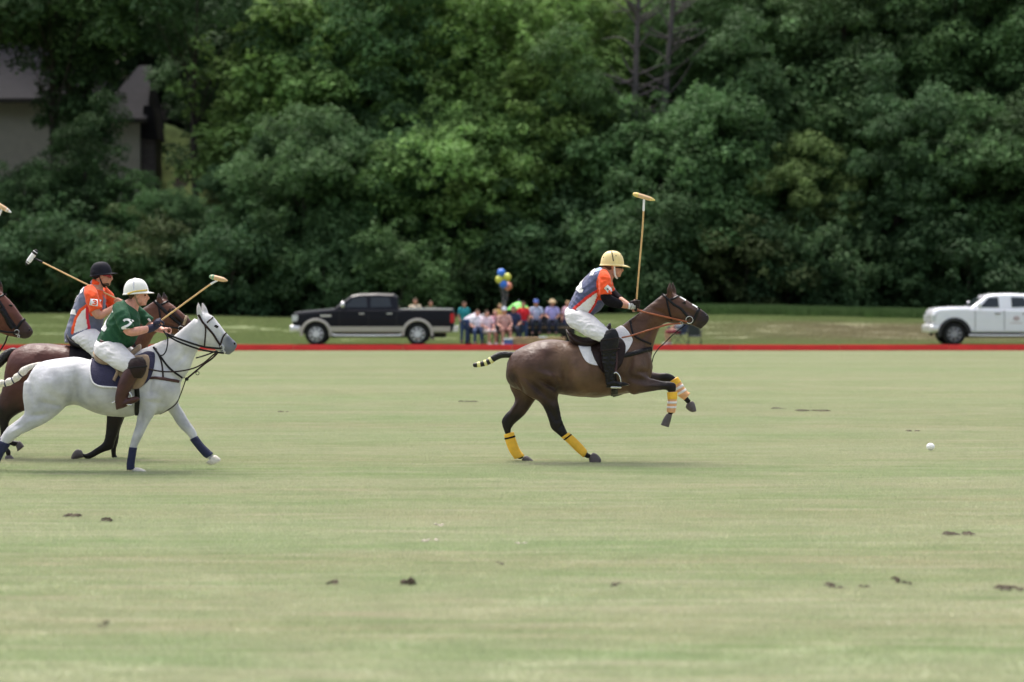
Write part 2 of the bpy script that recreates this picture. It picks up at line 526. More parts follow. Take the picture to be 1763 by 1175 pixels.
GC = ((0.375, 0.450, 0.240), (0.300, 0.395, 0.198), (0.530, 0.515, 0.375), (0.510, 0.455, 0.325))
M['ground'] = grass_mat('turf_ground', False)
M['blade'] = grass_mat('grass_blade', True)
M['forest_floor'] = mat('leaf_litter', (0.035, 0.030, 0.018), 0.9, 0.4, 3, bump=0.5, bscale=8)

def sheet(name, xs, ys, m, z=0.0):
    X, Yy = np.meshgrid(xs, ys); Z = height(X, Yy) + z
    V = np.stack([X.ravel(), Yy.ravel(), Z.ravel()], 1); nx = len(xs); F = []
    for j in range(len(ys) - 1):
        for i in range(nx - 1):
            a = j * nx + i; F.append((a, a + 1, a + nx + 1, a + nx))
    o = mk(name, V, F, m); tag(o, kind='structure'); return o
xs = np.concatenate([np.linspace(-400, -70, 12), np.linspace(-64, 64, 65), np.linspace(70, 400, 12)])
ys = np.concatenate([np.linspace(-250, 90, 18), np.linspace(92, 128, 19)])
f = sheet('polo_field', xs, ys, M['ground']); tag(f, 'pale green mown polo field with dry yellow streaks')
ys = np.concatenate([np.linspace(128, 240, 40), np.linspace(260, 500, 8)])
f = sheet('wooded_hillside', xs, ys, M['forest_floor']); tag(f, 'dark wooded slope rising behind the field')

# short turf as instanced tiles (one object nobody could count)
def blades(n, size, hmin, hmax, w, lean):
    x = rng.uniform(-size / 2, size / 2, n); y = rng.uniform(-size / 2, size / 2, n)
    h = rng.uniform(hmin, hmax, n); a = rng.uniform(0, 2 * math.pi, n); l = rng.uniform(0.2, 1, n) * lean * h
    b = rng.uniform(0, 2 * math.pi, n)
    dx, dy = np.cos(a) * w / 2, np.sin(a) * w / 2
    z0 = np.full(n, -0.01)
    P = np.stack([np.stack([x - dx, y - dy, z0], 1), np.stack([x + dx, y + dy, z0], 1),
                  np.stack([x + np.cos(b) * l, y + np.sin(b) * l, h], 1)], 1).reshape(-1, 3)
    F = np.arange(n * 3).reshape(-1, 3)
    return P, F, np.repeat(rng.uniform(0, 1, n), 3)

def instance_field(name, label, pts, tile, m, rotate=True):
    P, F, c = tile
    me = bpy.data.meshes.new(name + "_tile"); me.from_pydata(P.tolist(), [], F.tolist()); me.materials.append(m)
    at = me.attributes.new("bl", 'FLOAT', 'POINT'); at.data.foreach_set('value', c.astype(np.float32))
    to = bpy.data.objects.new(name + "_tile", me)
    pm = bpy.data.meshes.new(name); pm.from_pydata(pts.tolist(), [], [])
    o = bpy.data.objects.new(name, pm); COL.objects.link(o)
    ng = bpy.data.node_groups.new(name, 'GeometryNodeTree')
    ng.interface.new_socket('Geometry', in_out='INPUT', socket_type='NodeSocketGeometry')
    ng.interface.new_socket('Geometry', in_out='OUTPUT', socket_type='NodeSocketGeometry')
    gi = ng.nodes.new('NodeGroupInput'); go = ng.nodes.new('NodeGroupOutput')
    io = ng.nodes.new('GeometryNodeInstanceOnPoints'); ob = ng.nodes.new('GeometryNodeObjectInfo')
    ob.inputs['Object'].default_value = to
    rv = ng.nodes.new('FunctionNodeRandomValue'); rv.data_type = 'FLOAT_VECTOR'
    rv.inputs[0].default_value = (0, 0, 0); rv.inputs[1].default_value = (0, 0, 6.283)
    ng.links.new(gi.outputs[0], io.inputs['Points']); ng.links.new(ob.outputs['Geometry'], io.inputs['Instance'])
    ng.links.new(rv.outputs[0], io.inputs['Rotation']); ng.links.new(io.outputs[0], go.inputs[0])
    md = o.modifiers.new("turf", 'NODES'); md.node_group = ng
    tag(o, label, 'grass', kind='stuff')
    return o
pts = []
y = 10.0
while y < 100:
    st = 0.8 if y < 45 else 1.0
    hw = 0.2004 * y + (12 if y < 60 else 8)
    x = -hw
    while x < hw:
        pts.append((x + rng.uniform(-.1, .1), y + rng.uniform(-.1, .1), 0)); x += st
    y += st
pts = np.array(pts)
instance_field('mown_grass', 'short mown turf covering the polo field', pts, blades(10000, 1.7, 0.010, 0.026, 0.007, 1.2), M['blade'])
pts = []
for k in range(2600):
    y = rng.uniform(100, 127.5); x = rng.uniform(-.25 * y, .25 * y); pts.append((x, y, float(height(x, y))))
instance_field('rough_grass', 'longer rough grass beyond the red board', np.array(pts), blades(420, 1.8, 0.03, 0.10, 0.02, 0.8), M['blade'])
M['tall_grass'] = mat('tall_weeds', (0.095, 0.165, 0.045), 0.8, 0.3, 0.6)
pts = []
for k in range(1300):
    y = rng.uniform(122.5, 128); x = rng.uniform(8.5, 31); pts.append((x, y, float(height(x, y))))
instance_field('tall_weeds', 'unmown dark weeds along the foot of the wood', np.array(pts), blades(150, 0.9, 0.2, 0.6, 0.03, 0.5), M['tall_grass'])

# ------------------------------------------------------------------ red boards along the far side line
YB = 85.2
ob = thing('sideline_board', (0, YB, 0), 'long low red wooden board marking the far side of the field', 'side board')
x = -43.68; k = 0
while x < 43:
    V, F = box((x + 1.82, YB, 0.108 + rng.uniform(-.004, .004)), (1.815, 0.019, 0.108))
    bm_me = mk('board', V, F, M['board_red'], ob, smooth=False)
    for dx in (0.06, 1.82): mk('board_stake', *box((x + dx, YB + 0.05, 0.09), (0.025, 0.025, 0.1)), M['board_red'], ob, smooth=False)
    x += 3.64

# ------------------------------------------------------------------ trees
def leaf_mat():
    m = bpy.data.materials.new('tree_leaves')
    nt, b = nodes_of(m); L = nt.links.new; N = nt.nodes.new
    oi = N("ShaderNodeObjectInfo"); ge = N("ShaderNodeNewGeometry")
    at = N("ShaderNodeAttribute"); at.attribute_name = "bl"
    no = N("ShaderNodeTexNoise"); no.inputs['Scale'].default_value = 0.45; no.inputs['Detail'].default_value = 3
    L(ge.outputs['Position'], no.inputs['Vector'])
    r1 = N("ShaderNodeMapRange"); r1.inputs['From Min'].default_value = 0.35; r1.inputs['From Max'].default_value = 0.65
    r1.inputs['To Min'].default_value = 0.75; r1.inputs['To Max'].default_value = 1.3; L(no.outputs['Fac'], r1.inputs['Value'])
    r2 = N("ShaderNodeMapRange"); r2.inputs['To Min'].default_value = 0.65; r2.inputs['To Max'].default_value = 1.35; L(at.outputs['Fac'], r2.inputs['Value'])
    mu = N("ShaderNodeMath"); mu.operation = 'MULTIPLY'; L(r1.outputs[0], mu.inputs[0]); L(r2.outputs[0], mu.inputs[1])
    vm = N("ShaderNodeVectorMath"); vm.operation = 'SCALE'; L(oi.outputs['Color'], vm.inputs[0]); L(mu.outputs[0], vm.inputs['Scale'])
    L(vm.outputs[0], b.inputs['Base Color']); b.inputs['Roughness'].default_value = 0.7; b.inputs['Specular IOR Level'].default_value = 0.12
    tr = N("ShaderNodeBsdfTranslucent"); L(vm.outputs[0], tr.inputs['Color'])
    ms = N("ShaderNodeMixShader"); ms.inputs[0].default_value = 0.3
    L(b.outputs[0], ms.inputs[1]); L(tr.outputs[0], ms.inputs[2]); L(ms.outputs[0], nt.nodes["Material Output"].inputs['Surface'])
    return m
M['leaf'] = leaf_mat()
M['bark'] = mat('grey_brown_bark', (0.050, 0.042, 0.036), 0.9, 0.35, 6, bump=0.8, bscale=12, stretch=(1, 1, 0.25))
M['dead_bark'] = mat('dead_grey_bark', (0.085, 0.075, 0.078), 0.9, 0.25, 6, bump=0.6, bscale=12, stretch=(1, 1, 0.25))

def crown_mesh(name, seed, rx, rz, zc, ncl, nl, cr, leaf, hang=0.0):
    """leaf sprays gathered in boughs through an uneven crown; local coordinates, base of the tree at 0"""
    g = np.random.default_rng(seed); C = []
    tries = 0
    while len(C) < ncl and tries < ncl * 40:
        tries += 1
        d = g.normal(size=3); d /= np.linalg.norm(d)
        r = g.uniform(0.50, 1.0) ** 0.6
        lob = 1 + 0.42 * mnoise.noise(Vector((d[0] * 1.7 + seed, d[1] * 1.7, d[2] * 1.7))) * 2
        p = d * r * lob * np.array((rx, rx, rz)); p[2] += zc
        if p[2] < 0.25: continue
        if all(np.linalg.norm((p - q) / np.array((1, 1, 0.75))) > cr * 0.8 for q, _ in C): C.append((p, g.uniform(0.45, 1.4) * cr))
    for k in range(ncl):                                                # loose sprays past the outline
        d = g.normal(size=3); d /= np.linalg.norm(d); d[2] = d[2] * .8 + .15
        p = d * g.uniform(0.95, 1.28) * np.array((rx, rx, rz)); p[2] += zc
        if p[2] > 0.4: C.append((p, g.uniform(0.22, 0.5) * cr))
    P, c = [], []
    for p, r in C:
        n = int(nl * (r / cr) ** 2)
        d = g.normal(size=(n, 3)); d /= np.linalg.norm(d, axis=1)[:, None]
        d[:, 2] = np.abs(d[:, 2]) * np.where(g.uniform(size=n) < 0.78, 1, -1)
        rad = r * g.uniform(0.35, 1.0, n) ** 0.45
        q = p + d * rad[:, None] * np.array((1, 1, 0.46))
        q[:, 2] -= 0.28 * (d[:, 0] ** 2 + d[:, 1] ** 2) * rad + 0.10 * g.normal(size=n)
        q[:, 2] -= hang * rad * g.uniform(0, 1, n)
        nr = d * 0.55 + np.array((0, 0, 0.75)) + g.normal(size=(n, 3)) * 0.42
        nr /= np.linalg.norm(nr, axis=1)[:, None]
        t = np.cross(nr, g.normal(size=(n, 3))); t /= np.linalg.norm(t, axis=1)[:, None]
        bt = np.cross(nr, t); s = leaf * g.uniform(0.6, 1.3, n)[:, None]
        quad = np.stack([q - t * s, q - bt * s * 0.5 , q + t * s, q + bt * s * 0.5], 1)
        P.append(quad.reshape(-1, 3)); c.append(np.repeat(np.clip(g.normal(0.5, 0.2, n) + g.normal() * 0.12, 0, 1), 4))
    P = np.vstack(P); c = np.concatenate(c); n = len(P) // 4
    me = bpy.data.meshes.new(name)
    me.vertices.add(len(P)); me.vertices.foreach_set('co', P.ravel())
    me.loops.add(n * 4); me.loops.foreach_set('vertex_index', np.arange(n * 4, dtype=np.int32))
    me.polygons.add(n); me.polygons.foreach_set('loop_start', np.arange(0, n * 4, 4, dtype=np.int32))
    me.update(calc_edges=True)
    at = me.attributes.new("bl", 'FLOAT', 'POINT'); at.data.foreach_set('value', c.astype(np.float32))
    me.materials.append(M['leaf'])
    return me, [p for p, r in C]

def trunk_mesh(name, seed, h, r0, targets, m='bark', lean=0.0):
    g = np.random.default_rng(seed); parts = []
    pts = [(lean * t * h * t + g.normal() * 0.12 * (t > 0), g.normal() * 0.12 * (t > 0), h * t) for t in (-0.03, 0.2, 0.45, 0.7, 1)]
    parts.append(tube(pts, [r0 * 1.35, r0, r0 * 0.8, r0 * 0.55, r0 * 0.15], seg=8, sub=2))
    for p in targets:
        t = min(max((p[2] / h) * g.uniform(0.45, 0.75), 0.12), 0.9)
        s = np.array((lean * t * t * h, 0, h * t)); mid = (s + p) / 2 + g.normal(size=3) * 0.25
        parts.append(tube([s, mid, p], [r0 * 0.35 * (1.1 - t), r0 * 0.2 * (1.1 - t), 0.02], seg=5, sub=2))
    V, F = join(parts); me = bpy.data.meshes.new(name); me.from_pydata(V.tolist(), [], F)
    me.polygons.foreach_set('use_smooth', [True] * len(me.polygons)); me.materials.append(M[m]); me.update()
    return me

KINDS = {}
def kind(k, name, noun, seed, rx, rz, zc, ncl, nl, cr, leaf, h, r0, hang=0.0, ntar=14, lean=0.0):
    cm, C = crown_mesh(name + '_crown', seed, rx, rz, zc, ncl, nl, cr, leaf, hang)
    tm = trunk_mesh(name + '_trunk', seed, h, r0, C[:ntar], lean=lean)
    KINDS[k] = (name, noun, cm, tm)
kind('shrub1', 'shrub', 'shrub', 11, 2.0, 2.0, 1.8, 34, 200, 0.75, 0.11, 2.6, 0.06, ntar=8)
kind('shrub2', 'shrub', 'shrub', 12, 2.4, 3.0, 2.6, 46, 220, 0.85, 0.115, 3.6, 0.08, 0.3, ntar=8)
kind('mid1', 'broadleaf_tree', 'broadleaf tree', 21, 3.6, 4.6, 5.2, 105, 300, 1.1, 0.125, 8.5, 0.20)
kind('mid2', 'broadleaf_tree', 'broadleaf tree', 22, 4.2, 4.2, 5.2, 110, 300, 1.2, 0.13, 8.6, 0.22, 0.25)
kind('mid3', 'broadleaf_tree', 'broadleaf tree', 23, 3.2, 5.4, 6.0, 100, 300, 1.05, 0.12, 10.0, 0.20, 0.15)
kind('tall1', 'tall_tree', 'tall tree', 31, 4.6, 6.8, 12.3, 140, 300, 1.4, 0.155, 18.0, 0.34)
kind('tall2', 'tall_tree', 'tall tree', 32, 5.2, 7.6, 10.8, 150, 300, 1.45, 0.16, 17.5, 0.36, 0.2)
kind('high', 'tall_tree', 'high crowned tree', 33, 5.0, 2.6, 13.6, 70, 210, 1.3, 0.18, 14.8, 0.20, 0.3)
kind('ivy', 'ivy_covered_tree', 'ivy covered tree', 34, 1.25, 8.5, 8.4, 62, 190, 0.9, 0.14, 17, 0.26, 0.3, 4)

PLACES = [(-120, 'beyond the left edge'), (0, 'at the left edge'), (60, 'above the white ended mallet'),
          (130, 'left of the house corner roof'), (180, 'behind the black helmet'), (240, 'above the white helmet'), (310, 'below the bright lawn patch'),
          (380, 'above the green tipped mallet'), (450, 'just left of the black pickup'), (540, 'behind the bonnet of the black pickup'), (630, 'behind the cab of the black pickup'),
          (710, 'behind the bed of the black pickup'), (790, 'left of the balloons'), (870, 'right behind the balloons'), (950, 'behind the cart spectators'),
          (1030, 'behind the cream helmet'), (1110, 'behind the raised mallet'), (1190, 'over the leading horse head'), (1270, 'ahead of the leading horse'),
          (1350, 'midway to the white pickup'), (1430, 'over the empty right grass'), (1510, 'just left of the white pickup'), (1590, 'above the polo ball'),
          (1660, 'behind the bonnet of the white pickup'), (1740, 'behind the doors of the white pickup'), (1840, 'beyond the right edge'), (1990, 'far beyond the right edge'), (-260, 'far left of the house'), (-420, 'well outside the left edge'), (-560, 'farthest out to the left'), (2130, 'well outside the right edge'), (2280, 'farthest out to the right')]
ROWS = {0: 'lowest', 1: 'second row', 2: 'tall inner', 3: 'hilltop', 4: 'half hidden'}
COLN = {'b': ('bright green', (0.160, 0.270, 0.080)), 'g': ('mid green', (0.082, 0.160, 0.060)), 'd': ('dark green', (0.060, 0.114, 0.047)),
        'c': ('cool grey green', (0.076, 0.145, 0.060)), 'y': ('yellowish green', (0.125, 0.178, 0.056)), 'o': ('olive brown green', (0.075, 0.112, 0.045))}
used_labels = set()
def tree(k, px, Y, colr, row, s=1.0, rz=None, zs=None):
    name, noun, cm, tm = KINDS[k]
    cn, cc = COLN[colr]
    x = (px - CX) * Y / K; z = float(height(x, Y)) - 0.05
    place = min(PLACES, key=lambda q: abs(q[0] - px))[1]
    lab = f"{ROWS[row]} {cn} {noun} {place}"
    size = ['smaller ', 'larger ', 'narrow ', 'wide ', 'loose ', 'dense ', 'ragged ', 'rounded ']
    i = 0
    while lab in used_labels: lab = f"{size[i]}{ROWS[row]} {cn} {noun} {place}"; i += 1
    used_labels.add(lab)
    r = bpy.data.objects.new(name, None); COL.objects.link(r); r.location = (x, Y, z)
    r.rotation_euler = (0, 0, rng.uniform(0, 6.28) if rz is None else rz); r.scale = (s, s, s * (zs or 1))
    tag(r, lab, 'shrub' if 'shrub' in noun else 'tree', 'trees and shrubs of the wood behind the field')
    j = rng.uniform(0.85, 1.15); hue = rng.uniform(-.06, .06)
    for nm, me in (('crown', cm), ('trunk', tm)):
        c = bpy.data.objects.new(nm, me); COL.objects.link(c); c.parent = r
        if nm == 'crown': c.color = (cc[0] * j * (1 + hue), cc[1] * j, cc[2] * j * (1 - hue), 1)
    return r
# front line of shrubs and low boughs
for i, px in enumerate(range(-640, 2440, 74)):
    tree('shrub1' if i % 3 else 'shrub2', px + rng.uniform(-26, 26), rng.uniform(127.8, 132.5), 'ddcdgod'[i % 7], 0, rng.uniform(0.6, 1.35), zs=rng.uniform(.8, 1.3))
# second line
second = [(-60, 'mid2', 'c', .66), (40, 'mid2', 'c', .70), (150, 'mid3', 'd', .75), (235, 'mid1', 'g', .62), (318, 'mid2', 'g', .60), (458, 'mid1', 'c', .80), (520, 'mid1', 'c', 1.0), (610, 'mid2', 'g', .9),
          (700, 'mid3', 'd', .85), (800, 'mid2', 'b', 1.05), (905, 'mid1', 'b', 1.15), (1000, 'mid3', 'g', 1.0), (1085, 'mid1', 'd', .9), (1180, 'mid2', 'g', 1.1), (1280, 'mid3', 'c', 1.05), (1370, 'mid1', 'y', .85), (1450, 'mid2', 'g', 1.0),
          (1550, 'mid3', 'd', .95), (1640, 'mid1', 'g', 1.05), (1740, 'mid2', 'd', 1.1), (1850, 'mid1', 'g', 1.1), (1960, 'mid2', 'd', 1.0), (-190, 'mid1', 'd', 1.0), (-330, 'mid2', 'g', 1.0), (-450, 'mid3', 'd', 1.0), (-570, 'mid1', 'g', 1.1), (2080, 'mid3', 'g', 1.0), (2200, 'mid1', 'd', 1.0), (2330, 'mid2', 'g', 1.1)]
for px, k, c, s in second: tree(k, px, rng.uniform(132.5, 137), c, 1, s)
inner = [(-350, 'tall2', 'g', 1), (-500, 'tall1', 'd', 1), (2150, 'tall1', 'g', 1), (2300, 'tall2', 'd', 1), (-210, 'tall1', 'd', 1), (118, 'ivy', 'd', 1.15), (150, 'ivy', 'd', 1.05), (92, 'high', 'g', 1.02), (-70, 'high', 'd', 1.0), (335, 'high', 'd', 1.0), (500, 'mid3', 'g', .85), (575, 'mid1', 'b', 1.3), (545, 'mid2', 'b', 1.45), (655, 'tall1', 'g', .9), (770, 'tall2', 'b', .86), (900, 'tall2', 'b', .9),
         (1005, 'mid3', 'b', 1.3), (1245, 'tall1', 'g', .86), (1330, 'mid2', 'c', 1.4), (1450, 'tall1', 'd', .9), (1540, 'tall2', 'g', .85), (1660, 'tall1', 'd', .95), (1770, 'tall2', 'g', .9), (1890, 'tall1', 'd', 1.0), (2010, 'tall2', 'd', 1.0)]
for px, k, c, s in inner: tree(k, px, rng.uniform(139.5, 145), c, 2, s)
tree('mid1', 300, 171, 'd', 4, 1.0)
for i, px in enumerate(range(-620, 2440, 118)):
    tree('tall1' if i % 2 else 'tall2', px + rng.uniform(-25, 25), rng.uniform(163, 172) , 'dgdcdb'[i % 6], 3, rng.uniform(.95, 1.12))
for i, px in enumerate(range(-560, 2440, 150)):
    tree('tall2' if i % 2 else 'tall1', px + rng.uniform(-25, 25), rng.uniform(183, 192), 'dg'[i % 2], 3, 1.15)
for i, px in enumerate(range(420, 2400, 120)):
    tree('mid2' if i % 2 else 'mid3', px + rng.uniform(-25, 25), rng.uniform(151, 156), 'dcd'[i % 3], 4, 1.25)

# bare trunks showing at the top of the wood
def bare_tree(px, Y, seed, h, lab, lean):
    g = np.random.default_rng(seed); x = (px - CX) * Y / K; z = float(height(x, Y)) - .1
    r = thing('bare_tree', (x, Y, z), lab, 'tree')
    parts = [tube([(x, Y, z), (x + lean * .4, Y, z + h * .5), (x + lean, Y, z + h)], [.24, .19, .09], seg=9, sub=4)]
    mk('trunk', *parts[0], M['dead_bark'], r)
    for i in range(40):
        t = g.uniform(.45, 1); s = np.array((x + lean * t, Y, z + h * t)); d = np.array((g.choice((-1, 1)) * g.uniform(.6, 2.4), -g.uniform(.2, 1.4), g.uniform(-.4, 2.0)))
        V, F = tube([s, s + d * .5 + g.normal(size=3) * .15, s + d], [.07, .045, .012], seg=5, sub=3); mk('branch', V, F, M['dead_bark'], r)
bare_tree(1085, 136.5, 3, 17, 'bare grey vine hung trunk left of two at the top edge above the raised mallet', .5)
bare_tree(1128, 137, 5, 18, 'bare grey leaning trunk right of two at the top edge above the raised mallet', 1.2)

# ------------------------------------------------------------------ house on the slope
M['siding'] = mat('beige_siding', (0.60, 0.575, 0.50), 0.7, 0.06, 2)
M['shingle'] = mat('grey_shingles', (0.015, 0.0145, 0.019), 0.9, 0.25, 2.5, bump=0.4, bscale=12)
M['trim'] = mat('dark_eave_trim', (0.05, 0.045, 0.042), 0.7, 0.1, 4)
M['stone'] = mat('mauve_stone_pier', (0.15, 0.13, 0.135), 0.9, 0.25, 3, bump=0.6, bscale=7)
YH = 152.0
def hx(px): return (px - CX) * YH / K
def hz(py): return CAMZ - (py - HY) * YH / K
ho = thing('house', (hx(90), YH, hz(345)), 'large beige sided house with grey roofs half hidden by trees at the upper left', 'house')
def siding_wall(x0, x1, z0, z1, y, parent):
    V, F = [], []; z = z0; n = 0
    while z < z1 - 1e-3:
        zz = min(z + 0.155, z1)
        V += [(x0, y - .025, z), (x1, y - .025, z), (x1, y, zz), (x0, y, zz), (x0, y + .01, z), (x1, y + .01, z)]
        F += [(n, n + 1, n + 2, n + 3), (n, n + 4, n + 5, n + 1)]; n += 6; z = zz
    w = mk('siding', V, F, M['siding'], parent, smooth=False); w['kind'] = 'stuff'
zb = hz(365)
def block(px0, px1, ye, yd, nm='wall'):
    V, F = box(((hx(px0) + hx(px1)) / 2, YH + .1 + yd / 2, (hz(ye) + zb) / 2), ((hx(px1) - hx(px0)) / 2, yd / 2, (hz(ye) - zb) / 2))
    return mk(nm, V, F, M['siding'], ho, smooth=False)
w = block(-170, 176, 172, 9); siding_wall(hx(-170), hx(176), zb, hz(173), YH + .09, w)
w = block(177, 241, 205, 7); siding_wall(hx(177), hx(241), zb, hz(206), YH + .09, w)
def hip(px0, px1, ye, yr, d, over=.45, px_r0=None, px_r1=None):
    x0, x1 = hx(px0) - over, hx(px1) + over; y0, y1 = YH - over, YH + d + over
    r0 = hx(px_r0) if px_r0 is not None else x0 + 2; r1 = hx(px_r1) if px_r1 is not None else x1 - 2
    zc, zr = hz(ye), hz(yr); ym = (y0 + y1) / 2; t = .16
    V = [(x0, y0, zc), (x1, y0, zc), (x1, y1, zc), (x0, y1, zc), (r0, ym, zr), (r1, ym, zr), (x0, y0, zc - t), (x1, y0, zc - t), (x1, y1, zc - t), (x0, y1, zc - t)]
    F = [(0, 1, 5, 4), (1, 2, 5), (2, 3, 4, 5), (3, 0, 4), (0, 6, 7, 1), (1, 7, 8, 2), (2, 8, 9, 3), (3, 9, 6, 0), (6, 9, 8, 7)]
    ro = mk('roof', V, F, M['shingle'], ho, smooth=False)
    V, F = box(((x0 + x1) / 2, y0 - .02, zc - .12), ((x1 - x0) / 2, .03, .13)); mk('gutter', V, F, M['trim'], ro, smooth=False)
hip(-170, 170, 171, 62, 9, px_r0=-140, px_r1=120)
hip(170, 246, 205, 104, 7, .3, px_r0=225, px_r1=247)
V, F = box((hx(255), YH + 1.6, (hz(240) + zb) / 2), ((hx(267) - hx(243)) / 2, 1.3, (hz(240) - zb) / 2)); mk('side_wing', V, F, M['stone'], ho, smooth=False)
V = [(hx(243), YH, hz(238)), (hx(271), YH, hz(240)), (hx(271), YH + 3.4, hz(240)), (hx(243), YH + 3.4, hz(238)), (hx(247), YH, hz(182)), (hx(262), YH, hz(182)), (hx(262), YH + 3.4, hz(182)), (hx(247), YH + 3.4, hz(182))]
mk('roof', V, [(0, 1, 5, 4), (1, 2, 6, 5), (2, 3, 7, 6), (3, 0, 4, 7), (4, 5, 6, 7), (0, 3, 2, 1)], M['shingle'], ho, smooth=False)
for a, b in ((-60, 262),):
    V, F = box((hx(a), YH + .02, hz(b)), (.5, .06, .75)); wf = mk('window', V, F, M['trim'], ho, smooth=False)
    V, F = box((hx(a), YH - .05, hz(b)), (.42, .012, .67)); mk('pane', V, F, M['eye'], wf, smooth=False)
# bright lawn patch right of the house
M['lawn'] = mat('lawn', (0.22, 0.29, 0.095), 0.9, 0.3, 1.2)
xs = np.linspace(-22.6, -13.5, 34); ys = np.linspace(152.5, 162, 24)
lw = sheet('lawn_bank', xs, ys, M['lawn'], 0.05); tag(lw, 'bright lawn bank beside the house')

# ------------------------------------------------------------------ horses
def horse(S, root):
    """S: outline rings in photo px at depth S['Y']; returns body, bvh"""
    Y = S['Y']; parts = []; anchors = []
    ox = S.get('ox', 0)
    def sh(rings): return [[r[0] + ox, r[1], r[2] + ox, r[3]] + list(r[4:]) for r in rings]
    C = S['colors']
    def anch(rings, c0, c1=None):
        n = len(rings)
        for i, r in enumerate(rings):
            t = i / max(n - 1, 1); c = np.array(c0) * (1 - t) + np.array(c1 if c1 is not None else c0) * t
            for q in (0.15, 0.85):
                p = w3(r[0] * (1 - q) + r[2] * q, r[1] * (1 - q) + r[3] * q, Y, r[5] if len(r) > 5 else 0)
                anchors.append((*p, *c))
    tr = sh(S['trunk']); parts.append(loft(tr, Y, sub=4, seg=28, pw=2.15)); anch(tr[:3], C['rump']); anch(tr[3:], C['trunk'])
    if 'belly' in C:
        for r in tr[3:10]: anchors.append((*w3(r[2], r[3], Y), *C['belly']))
    nk = sh(S['neck']); parts.append(loft(nk, Y, sub=4, seg=24)); anch(nk, C['trunk'], C['neck'])
    for r in nk[2:]: anchors.append((*w3(r[0], r[1], Y), *C['crest']))
    hd = sh(S['head']); parts.append(loft(hd, Y, sub=4, seg=24, pw=2.2)); anch(hd[:-3], C['neck'], C['face']); anch(hd[-3:], C['muzzle'])
    for e in S['ears']:
        parts.append(ptube([(e[0] + ox, e[1], e[4]), ((e[0] + e[2]) / 2 + ox, (e[1] + e[3]) / 2, e[4] * 1.15), (e[2] + ox, e[3], e[4])], [.032, .036, .013], Y, seg=12, flat=0.8))
        anchors.append((*w3(e[2] + ox, e[3], Y, e[4]), *C['eartip']))
    for lg in S['legs']:
        rr = sh(lg['rings']); dy = lg['dy']; rr = [list(r[:5]) + [dy * (r[5] if len(r) > 5 else 1)] for r in rr]
        parts.append(loft(rr, Y, sub=4, seg=18)); n = len(rr)
        k = lg.get('k', 3)
        anch(rr[:k], C['trunk'], C['gaskin']); anch(rr[k:], C['leg'], C['leg'])
    for b in S.get('bulges', ()):          # px, py, rx, rz m, ry m, dy
        for sg in (-1, 1): parts.append(ellip(w3(b[0] + ox, b[1], Y, sg * b[5]), (b[2], b[4], b[3])))
    for sx, sy, c in S.get('coat_shading', ()):  # darker and lighter tones that paint muscle shading into the coat
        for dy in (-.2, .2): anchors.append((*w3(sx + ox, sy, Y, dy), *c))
    V, F, E = fuse(parts, S.get('voxel', 0.012), 6)
    # modelled hollows and muscle
    pxv = (V[:, 0]) * K / Y + CX - ox; pyv = HY + (CAMZ - V[:, 2]) * K / Y; sg = np.clip((V[:, 1] - Y) / 0.10, -1, 1)
    for d in S.get('dents', ()):
        if len(d) == 5: w = np.exp(-((pxv - d[0]) / d[2]) ** 2 - ((pyv - d[1]) / d[3]) ** 2); amt = d[4] * 1.7
        else:
            a = np.array(d[:2]); b = np.array(d[2:4]); ab = b - a; q = np.stack([pxv, pyv], 1) - a
            t = np.clip((q @ ab) / (ab @ ab), 0, 1); dist = np.linalg.norm(q - t[:, None] * ab, axis=1)
            w = np.exp(-(dist / d[4]) ** 2) * (0.35 + 0.65 * np.sin(np.pi * np.clip(t, .04, .96))); amt = d[5] * S.get('dk', 1.5)
        V[:, 1] += sg * amt * w
    V = lap(V, E, 1)
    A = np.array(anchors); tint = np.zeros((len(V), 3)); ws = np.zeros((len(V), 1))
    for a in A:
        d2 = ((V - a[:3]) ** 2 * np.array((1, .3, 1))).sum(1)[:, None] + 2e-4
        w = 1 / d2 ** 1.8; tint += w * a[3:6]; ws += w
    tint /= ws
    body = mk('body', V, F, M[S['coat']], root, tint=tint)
    wrinkle(body, .0035, 26, 5, ridge=False); wrinkle(body, .0012, 70, 8, (1, .3, 2))
    bvh = bvh_of(V, F)
    for i, lg in enumerate(S['legs']):
        hf = lg['hoof']; hr = [[q[0] + ox, q[1], q[2] + ox, q[3], q[4], lg['dy']] for q in hf]
        V, F = loft(hr, Y, sub=3, seg=18, pw=2.4); mk('hoof', V, F, M[S['hoofmat']], root)
        if 'wrap' in lg:
            w = lg['wrap']; base = sh(w['rings']); base = [list(r[:5]) + [lg['dy']] for r in base]
            V, F = loft(base, Y, sub=5, seg=20); wo_ = mk('leg_bandage', V, F, M[w['mat']], root)
            P = crom(base, 10)
            for (t, wd, mm) in w.get('bands', ()):
                i0 = int(t * (len(P) - 1)); i1 = min(max(i0 + 1, int((t + wd) * (len(P) - 1))), len(P) - 1)
                V, F = loft([list(q) for q in P[i0:i1 + 1]], Y, sub=1, seg=20, grow=0.0035); mk('bandage_strap', V, F, M[mm], wo_)
    for (ex, ey) in S['eyes']:
        for side in (-1, 1):
            h = hit(bvh, ex + ox, ey, Y, side)
            if h[0] is None: continue
            c = np.array(h[0]) - np.array((0, side * 0.009, 0)); V, F = ellip(c, (.020, .017, .016)); mk('eye', V, F, M['eye'], root)
            V, F = tube([c + np.array((-.026, side * .013, -.004)), c + np.array((-.004, side * .017, .016)), c + np.array((.024, side * .012, .002))], [.004, .006, .004], seg=8); mk('eyelid', V, F, M['dark_brown_leather' if S['coat'] == 'coat' else 'black_wrap'], root)
    nx, ny = S['nostril']
